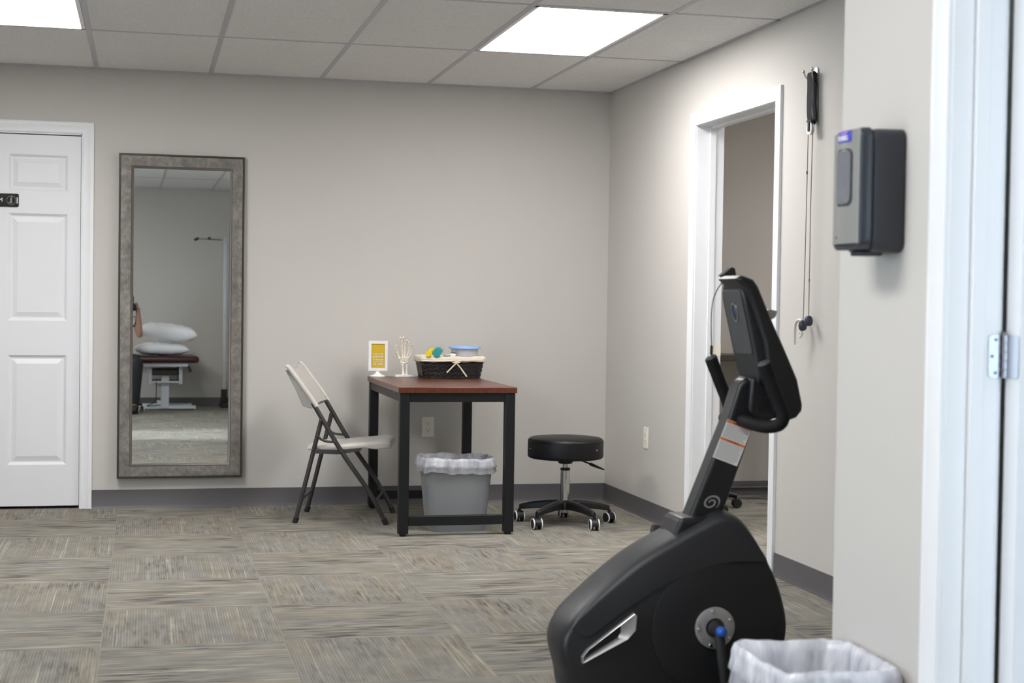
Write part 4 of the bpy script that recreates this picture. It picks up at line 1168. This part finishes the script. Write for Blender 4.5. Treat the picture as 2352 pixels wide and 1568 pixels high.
text('PURELL', .0140, LABELW, lg, Matrix.Translation((xf - .0124, yc_ , 1.5385)) @ Matrix.Rotation(-PI / 2, 4, 'Z') @ Matrix.Rotation(PI / 2, 4, 'X'), bold=.0004)
MB().lathe([(0, -.0095), (.003, -.009), (.003, -.005)], (xf, -5.595, 1.325), 'x', n=12, caps=False).build('sensor', RUBBER, t)
MB().box(XE - .085, XE - .035, -5.66, -5.60, 1.285, 1.296).build('nozzle', DISPBLK, t, bevel=.004)

# ------------------------------------------------------------------ coat hook with over-door exercise pulley
t = thing('wall_hook', 'chrome double coat hook high on the wall right of the doorway', 'hook', (0, -2.872, 2.12))
MB().prism(rrect(-2.888, -2.858, 2.075, 2.150, .0149, 8), 0, -.006, lambda u, v, d: (d, u, v)).build('plate', CHROME, t, bevel=.0015)
for s in (-1, 1):
    h = MB().tube(smooth([(-.004, -2.873 + s * .006, 2.092), (-.022, -2.873 + s * .014, 2.094), (-.036, -2.873 + s * .030, 2.112), (-.040, -2.873 + s * .040, 2.130)], 5), .0032, 10).build('prong', CHROME, t)
    MB().ball((-.041, -2.873 + s * .042, 2.136), .0062).build('knob', CHROME, h)
t = thing('pulley_exerciser', 'black strap pulley with long cords and grey handles hanging from the coat hook', 'exercise pulley', (-.03, -2.88, 2.1))
b = MB()
for x in (-.012, -.034):
    rings = []
    for p, tw in zip(smooth([(x, -2.874, 2.118), (x, -2.876, 2.06), (x - .002, -2.879, 2.0), (x, -2.882, 1.94), (-.024, -2.884, 1.905)], 4), [0] * 40):
        rings.append([p + Vector((-.0012, -.021, 0)), p + Vector((.0012, -.021, 0)), p + Vector((.0012, .021, 0)), p + Vector((-.0012, .021, 0))])
    b.loft(rings)
rings = []
for k in range(9):
    a = PI * k / 8; p = Vector((-.023 + .011 * math.cos(a), -2.874, 2.118 + .011 * math.sin(a)))
    rings.append([p + Vector((0, -.021, 0)), p + Vector((0, .021, 0)), p + Vector((.0015 * math.cos(a), .021, .0015 * math.sin(a))), p + Vector((.0015 * math.cos(a), -.021, .0015 * math.sin(a)))])
b.loft(rings); b.build('strap', STRAPM, t)
b = MB(); b.box(-.038, -.010, -2.906, -2.861, 1.925, 1.932); b.build('stitch_tab', RUBBER, t)
MB().lathe([(.0, -.007), (.026, -.007), (.027, -.004), (.020, 0), (.027, .004), (.026, .007), (0, .007)], (-.030, -2.884, 1.898), 'x', n=28, caps=False).build('wheel', WHITEP, t)
b = MB(); b.box(-.041, -.019, -2.894, -2.874, 1.885, 1.925); b.build('wheel_bracket', RUBBER, t, bevel=.004)
ya_, yb_ = -2.862, -2.9075
b = MB(); pts = smooth([(-.032, -2.853, 1.095), (-.032, -2.858, 1.3), (-.030, -2.859, 1.6), (-.030, -2.8625, 1.86), (-.030, -2.866, 1.905), (-.030, -2.884, 1.921), (-.030, -2.902, 1.905), (-.030, -2.905, 1.86), (-.030, -2.900, 1.6), (-.031, -2.903, 1.3), (-.032, -2.906, 1.13)], 6)
b.tube(pts, .0021, 8); cdo = b.build('cord', CORDM, t)
b = MB()
for y, z in ((-2.901, 1.278), (-2.859, 1.72)): b.tube([(-.030, y, z - .006), (-.030, y, z + .006)], .0034, 8)
b.build('cord_stop', RUBBER, cdo)
for (y, z, s) in ((-2.906, 1.112, 1), (-2.850, 1.092, -1)):
    h = MB().lathe([(0, z + .021), (.008, z + .021), (.0155, z + .013), (.018, z), (.0155, z - .014), (.009, z - .021), (0, z - .021)], (-.032, y, 0), n=20, caps=False).build('handle_ball', HANDLEM, t)
b = MB(); b.tube(smooth([(-.040, -2.858, 1.112), (-.048, -2.838, 1.114), (-.050, -2.818, 1.098), (-.048, -2.808, 1.06), (-.046, -2.803, 1.012)], 6), .0058, 10); b.build('rope_end', CORDW, t)
b = MB(); b.tube(smooth([(-.034, -2.846, 1.074), (-.036, -2.838, 1.062), (-.034, -2.832, 1.052), (-.038, -2.842, 1.045), (-.034, -2.850, 1.060), (-.036, -2.838, 1.068)], 5), .0058, 8); b.build('rope_knot', CORDW, t)

# ------------------------------------------------------------------ side room seen through the open doorway
t = thing('standing_desk', 'dark topped desk in the side room behind the exercise bike', 'desk', (1.1, -.38, 0))
MB().box(.52, 1.50, -.34, -.02, .845, .880).build('desktop', DARKW, t, bevel=.003)
for x in (1.06, 1.44):
    l = MB().box(x - .03, x + .03, -.22, -.14, .03, .845).build('leg', STEEL, t, bevel=.004)
    MB().box(x - .03, x + .03, -.34, -.10, .0, .03).build('foot', STEEL, l, bevel=.004)
MB().box(.60, 1.44, -.09, -.07, .012, .024).build('lower_rail', STEEL, t); MB().box(.60, 1.44, -.03, -.015, .064, .070).build('cable_tray', STEEL, t)
t = thing('office_chair', 'black wheeled office chair in the side room, only one caster in view', 'office chair', (.402, -.424, 0))
ccx, ccy = .402, -.424
MB().lathe([(.03, .07), (.045, .09), (.03, .13), (.025, .14), (.025, .36), (.06, .40)], (ccx, ccy, 0), n=20).build('column', PLBLK, t)
for k in range(5):
    a = math.radians(72 * k)
    e = Vector((ccx + .265 * math.cos(a), ccy + .265 * math.sin(a), .068))
    MB().tube([(ccx, ccy, .105), ((ccx + e.x) / 2, (ccy + e.y) / 2, .098), e], [.026, .022, .015], 10).build('arm', PLBLK, t)
    b = MB(); b.lathe([(0, -.022), (.024, -.022), (.026, -.018), (.026, -.004), (.018, -.003), (.018, .003), (.026, .004), (.026, .018), (.024, .022), (0, .022)], (e.x, e.y - .012, .0262), 'y', n=20, caps=False); b.tube([(e.x, e.y, .04), (e.x, e.y, .07)], .008, 10)
    b.build('caster', RUBBER, t)
MB().box(ccx - .19, ccx + .19, ccy - .20, ccy + .20, .40, .47).build('seat', VINYL, t, bevel=.03, seg=4)
MB().obox((ccx - .122, ccy - .24, .72), (1, 0, 0), (0, 1, -.15), (0, .15, 1), .125, .025, .20).build('backrest', VINYL, t, bevel=.025, seg=4)
MB().bar((ccx - .06, ccy - .10, .40), (ccx - .11, ccy - .26, .62), .05, .015).build('back_bar', PLBLK, t)

# ------------------------------------------------------------------ behind the camera: what the mirror shows
TX0, TX1, TY0, TY1 = -2.635, -1.905, -10.12, -9.06
t = thing('treatment_table', 'maroon padded treatment table on a white lifting frame, reflected in the mirror', 'treatment table', ((TX0 + TX1) / 2, -9.6, 0))
MB().box(TX0, TX1, TY0, TY1, .548, .622).build('pad', MAROON, t, bevel=.032, seg=5)
b = MB(); b.box(TX0 + .12, TX1 - .12, TY0 + .05, TY1 - .06, .505, .547); b.build('top_frame', OFFW, t, bevel=.004)
cx = -2.272
for x in (cx - .17, cx + .17):
    MB().box(x - .02, x + .02, -9.9, -9.25, .30, .51).build('side_plate', OFFW, t, bevel=.004)
MB().box(cx - .15, cx + .15, -9.8, -9.3, .40, .47).build('actuator', DARKW, t, bevel=.01)
MB().box(cx - .19, cx + .19, -9.85, -9.28, .315, .335).build('cross_frame', OFFW, t)
MB().box(cx - .046, cx + .046, -9.46, -9.34, .02, .42).build('pedestal', OFFW, t, bevel=.006)
MB().box(cx - .08, cx + .02, -9.80, -9.36, .05, .09).build('base_beam', OFFW, t, bevel=.004)
for y, x0, x1 in ((-9.38, -2.56, -1.925), (-9.80, -2.57, -1.95)):
    f = MB().box(x0, x1, y - .03, y + .03, .012, .05).build('foot_bar', OFFW, t, bevel=.004)
    for x in (x0 + .04, x1 - .04): MB().lathe([(.016, 0), (.018, .012)], (x, y, 0), n=14).build('foot_pad', RUBBER, f)
b = MB(); b.tube([(-2.06, -9.15, .53), (-2.02, -9.13, .50), (-1.995, -9.12, .45)], [.012, .014, .018], 10); b.build('release_handle', RUBBER, t)
MB().tube(smooth([(cx - .1, -9.3, .36), (cx - .11, -9.2, .12), (cx - .2, -9.22, .055), (cx - .05, -9.3, .06)], 6), .005, 8).build('cable', RUBBER, t)
def pillow(label, x0, x1, yc, hy, z, th, tilt, seed):
    rnd = random.Random(seed); ph = [rnd.uniform(0, 6) for _ in range(6)]
    n = 28
    def P(u, v, s):
        U, V = 2 * u - 1, 2 * v - 1
        e = max(0, (1 - abs(U) ** 3.4)) * max(0, (1 - abs(V) ** 3.4))
        pin = 1 - .10 * (1 - abs(V)) * 0
        x = U * (1 - .07 * (1 - V * V)) ; y = V * (1 - .07 * (1 - U * U))
        wr = .006 * math.sin(7 * U + ph[0] + 3 * V) * math.sin(5 * V + ph[1]) * e + .004 * math.sin(17 * U + ph[2]) * e
        return (x * (x1 - x0) / 2, y * hy, s * (th / 2) * e ** .42 + wr)
    b = MB(); b.grid(lambda u, v: P(u, v, 1), n, n); b.grid(lambda u, v: P(u, v, -1), n, n)
    bmesh.ops.remove_doubles(b.bm, verts=b.bm.verts, dist=.0012)
    b.xf(Matrix.Translation(((x0 + x1) / 2, yc, z)) @ Matrix.Rotation(math.radians(tilt), 4, 'Y'))
    tag(b.build('pillow', PILLOW, None, ang=180), label, 'pillow', group='white pillows on the treatment table')
pillow('flatter white pillow lying directly on the maroon treatment table, seen in the mirror', -2.625, -2.01, -9.40, .24, .700, .140, 1, 1)
pillow('plump white pillow on top of the other pillow, seen in the mirror', -2.57, -1.915, -9.40, .24, .892, .20, 6, 2)
t = thing('pulley_stand', 'tall white pole with a horizontal top arm and black base, at the mirror\'s right edge', 'exercise stand', (-1.56, -9.9, 0))
MB().box(-1.585, -1.552, -9.93, -9.88, .05, 2.02).build('pole', OFFW, t, bevel=.003)
MB().box(-1.90, -1.585, -9.91, -9.895, 2.003, 2.018).build('top_arm', STEEL, t, bevel=.002)
MB().bar((-1.60, -9.902, 1.992), (-1.89, -9.902, 2.003), .01, .01).build('arm_brace', PLBLK, t)
b = MB(); b.box(-1.775, -1.74, -9.915, -9.89, 1.993, 2.024); b.build('arm_slider', PLBLK, t, bevel=.003)
b = MB(); b.obox((-1.905, -9.902, 1.997), (1, 0, .45), (0, 1, 0), (-.45, 0, 1), .028, .02, .016); b.build('arm_head', PLBLK, t, bevel=.004)
MB().box(-1.62, -1.40, -10.08, -9.72, .0, .05).build('base', PLBLK, t, bevel=.01)
MB().box(-1.602, -1.535, -9.95, -9.86, .05, .215).build('base_bracket', PLBLK, t, bevel=.008)
for z in (1.06, 1.10, 1.99, 1.96): MB().lathe([(.004, -.004), (.006, -.002), (.006, 0)], (-1.568, -9.88, z), 'y', n=10).xf(Matrix.Identity(4)).build('bolt', CHROME, t)

# ------------------------------------------------------------------ the photographer (seated behind the camera)
def skin_mesh(name, m, chains, parent, root=0, sub=2):
    """chains: list of lists of (point, radius); identical points are shared"""
    bm = bmesh.new(); sk = bm.verts.layers.skin.verify(); reg = {}
    first = None
    for chn in chains:
        prev = None
        for p, r in chn:
            key = tuple(round(c, 4) for c in p)
            if key not in reg:
                v = bm.verts.new(p); rr = r if isinstance(r, tuple) else (r, r)
                v[sk].radius = rr; reg[key] = v
                if first is None: first = v; v[sk].use_root = True
            v = reg[key]
            if prev is not None and bm.edges.get((prev, v)) is None and prev != v: bm.edges.new((prev, v))
            prev = v
    bmesh.ops.transform(bm, matrix=origin_inv(parent), verts=bm.verts)
    me = bpy.data.meshes.new(name); bm.to_mesh(me); bm.free(); me.materials.append(m)
    o = bpy.data.objects.new(name, me); COL.objects.link(o); o.parent = parent
    a = o.modifiers.new('skin', 'SKIN'); a.use_smooth_shade = True
    s_ = o.modifiers.new('sub', 'SUBSURF'); s_.levels = sub; s_.render_levels = sub
    return o
t = thing('person', 'seated person in black trousers holding a camera up, at the mirror\'s left edge', 'person', (-2.76, -8.95, 0))
PEL = (-2.78, -9.0, .61); CH = (-2.765, -9.0, .88); NB = (-2.745, -8.99, 1.055); NK = (-2.735, -8.975, 1.105)
RS, LS = (-2.60, -9.0, 1.015), (-2.905, -9.0, 1.015)
RE, LE = (-2.565, -8.872, .845), (-2.915, -8.86, .85)
RW, LW = (-2.588, -8.845, 1.120), (-2.745, -8.80, 1.060)
RH, LH = (-2.592, -8.845, 1.175), (-2.700, -8.785, 1.095)
RHIP, LHIP = (-2.69, -8.98, .575), (-2.87, -8.98, .575)
RK, LK = (-2.590, -8.62, .545), (-2.93, -8.62, .545)
RA, LA = (-2.625, -8.66, .11), (-2.91, -8.66, .11)
body = skin_mesh('body', SKIN, [[(PEL, (.13, .10)), ((-2.772, -9.0, .73), (.125, .095)), (CH, (.14, .10)), (NB, (.085, .07)), (NK, .05), ((-2.722, -8.965, 1.15), .052)],
    [(NB, .08), (RS, .052), ((-2.585, -8.935, .925), .044), (RE, .036), ((-2.575, -8.862, .95), .038), (RW, .025), (RH, (.034, .022))],
    [(NB, .08), (LS, .052), ((-2.915, -8.93, .93), .044), (LE, .036), ((-2.85, -8.84, .94), .038), (LW, .025), (LH, (.034, .022))],
    [(PEL, .11), (RHIP, .085), ((-2.64, -8.80, .56), .075), (RK, .055), ((-2.605, -8.645, .34), .052), (RA, .036), ((-2.625, -8.57, .045), .034)],
    [(PEL, .11), (LHIP, .085), ((-2.90, -8.80, .56), .075), (LK, .055), ((-2.92, -8.645, .34), .052), (LA, .036), ((-2.91, -8.57, .045), .034)]], t)
for pts in ([(-2.600, -8.852, 1.170), (-2.593, -8.838, 1.205), (-2.606, -8.815, 1.222), (-2.625, -8.806, 1.222)], [(-2.602, -8.846, 1.172), (-2.589, -8.825, 1.195), (-2.603, -8.800, 1.203), (-2.624, -8.794, 1.203)],
            [(-2.602, -8.838, 1.166), (-2.590, -8.815, 1.180), (-2.604, -8.792, 1.185), (-2.624, -8.788, 1.184)], [(-2.602, -8.832, 1.160), (-2.594, -8.808, 1.166), (-2.606, -8.790, 1.168), (-2.622, -8.788, 1.167)],
            [(-2.612, -8.862, 1.160), (-2.628, -8.872, 1.180), (-2.640, -8.868, 1.200)]):
    skin_mesh('right_finger', SKIN, [[(p, .0095 - .0011 * i) for i, p in enumerate(pts)]], t, sub=1)
for k in range(4):
    x = -2.70 + .0 * k; y = -8.80 + .018 * k
    skin_mesh('left_finger', SKIN, [[((-2.705, y, 1.100), .0095), ((-2.685, y + .004, 1.108), .009), ((-2.650, y + .004, 1.118), .008), ((-2.630, y, 1.135), .007)]], t, sub=1)
skin_mesh('left_thumb', SKIN, [[((-2.712, -8.80, 1.10), .010), ((-2.722, -8.78, 1.125), .009), ((-2.714, -8.77, 1.150), .008)]], t, sub=1)
hc = Vector((-2.712, -8.945, 1.228))
b = MB(); rings = []
for z, rx, ry, oy in ((-.115, .030, .030, .030), (-.105, .045, .045, .024), (-.085, .056, .062, .016), (-.055, .064, .078, .008), (-.02, .070, .088, 0), (.02, .074, .095, -.004), (.055, .073, .096, -.006), (.085, .062, .084, -.008), (.105, .042, .058, -.01), (.115, .015, .02, -.01)):
    rings.append([hc + Vector((rx * math.cos(2 * PI * i / 24), oy + ry * math.sin(2 * PI * i / 24), z)) for i in range(24)])
b.loft(rings); hd = b.build('head', SKIN, t, ang=180)
b = MB(); b.tube([hc + Vector((0, .086, .015)), hc + Vector((0, .100, -.012)), hc + Vector((0, .108, -.030)), hc + Vector((0, .092, -.040))], [.007, .010, .014, .010], 10); b.build('nose', SKIN, hd)
for s in (-1, 1):
    MB().ball(hc + Vector((s * .031, .083, .004)), .0125).build('eye', WHITEP, hd); MB().ball(hc + Vector((s * .031, .0925, .004)), .0055).build('iris', HAIR, hd)
    MB().ball(hc + Vector((s * .074, -.005, -.012)), .008, .020, .031).build('ear', SKIN, hd)
b = MB(); b.tube([hc + Vector((-.024, .077, -.064)), hc + Vector((0, .086, -.063)), hc + Vector((.024, .077, -.064))], [.003, .006, .003], 8); b.build('mouth', MAROON, hd)
b = MB(); rings = []
for z, rx, ry, oy in ((-.07, .066, .050, -.052), (-.03, .079, .078, -.030), (.02, .082, .092, -.018), (.055, .081, .100, -.012), (.085, .070, .092, -.010), (.110, .047, .064, -.01), (.124, .016, .022, -.01)):
    rings.append([hc + Vector((rx * math.cos(2 * PI * i / 24), oy + ry * math.sin(2 * PI * i / 24), z)) for i in range(24)])
b.loft(rings); b.build('hair', HAIR, hd, ang=180)
def g(p, r, e): return (p, r + e)
skin_mesh('shirt', SHIRT, [[((-2.78, -9.0, .60), (.150, .118)), ((-2.772, -9.0, .73), (.142, .112)), (CH, (.155, .115)), ((-2.748, -8.992, 1.035), (.092, .078))],
    [((-2.748, -8.992, 1.035), .09), (RS, .064), ((-2.588, -8.95, .945), .058)], [((-2.748, -8.992, 1.035), .09), (LS, .064), ((-2.912, -8.95, .945), .058)]], t)
skin_mesh('trousers', TROUSER, [[((-2.78, -9.0, .63), (.142, .112)), ((-2.78, -8.995, .60), (.135, .105)), (RHIP, .092), ((-2.64, -8.80, .56), .087), (RK, .068), ((-2.605, -8.645, .34), .062), ((-2.625, -8.655, .06), .056)],
    [((-2.78, -8.995, .60), .12), (LHIP, .092), ((-2.90, -8.80, .56), .087), (LK, .068), ((-2.92, -8.645, .34), .062), ((-2.91, -8.655, .06), .056)]], t)
for x in (-2.625, -2.91): skin_mesh('shoe', RUBBER, [[((x, -8.71, .052), .046), ((x, -8.64, .060), .054), ((x, -8.56, .048), .050), ((x, -8.50, .036), .036)]], t)
t = thing('photo_camera', 'black camera held up by the seated person, at the mirror\'s left edge', 'camera', (-2.668, -8.81, 1.176))
b = MB(); b.box(-2.735, -2.612, -8.838, -8.795, 1.130, 1.215); b.box(-2.70, -2.645, -8.845, -8.79, 1.21, 1.245); b.build('body', PLBLK, t, bevel=.008, seg=3)
MB().box(-2.640, -2.610, -8.838, -8.770, 1.132, 1.205).build('hand_grip', RUBBER, t, bevel=.010, seg=3)
MB().lathe([(.030, -8.80), (.034, -8.785), (.034, -8.745), (.032, -8.735), (.028, -8.733), (.024, -8.742)], (-2.672, 0, 1.172), 'y', n=28).build('lens', PLBLK, t)
MB().tube(smooth([(-2.612, -8.815, 1.205), (-2.605, -8.84, 1.10), (-2.62, -8.86, .98), (-2.66, -8.88, .95)], 6), .006, 8).build('neck_strap', RUBBER, t)
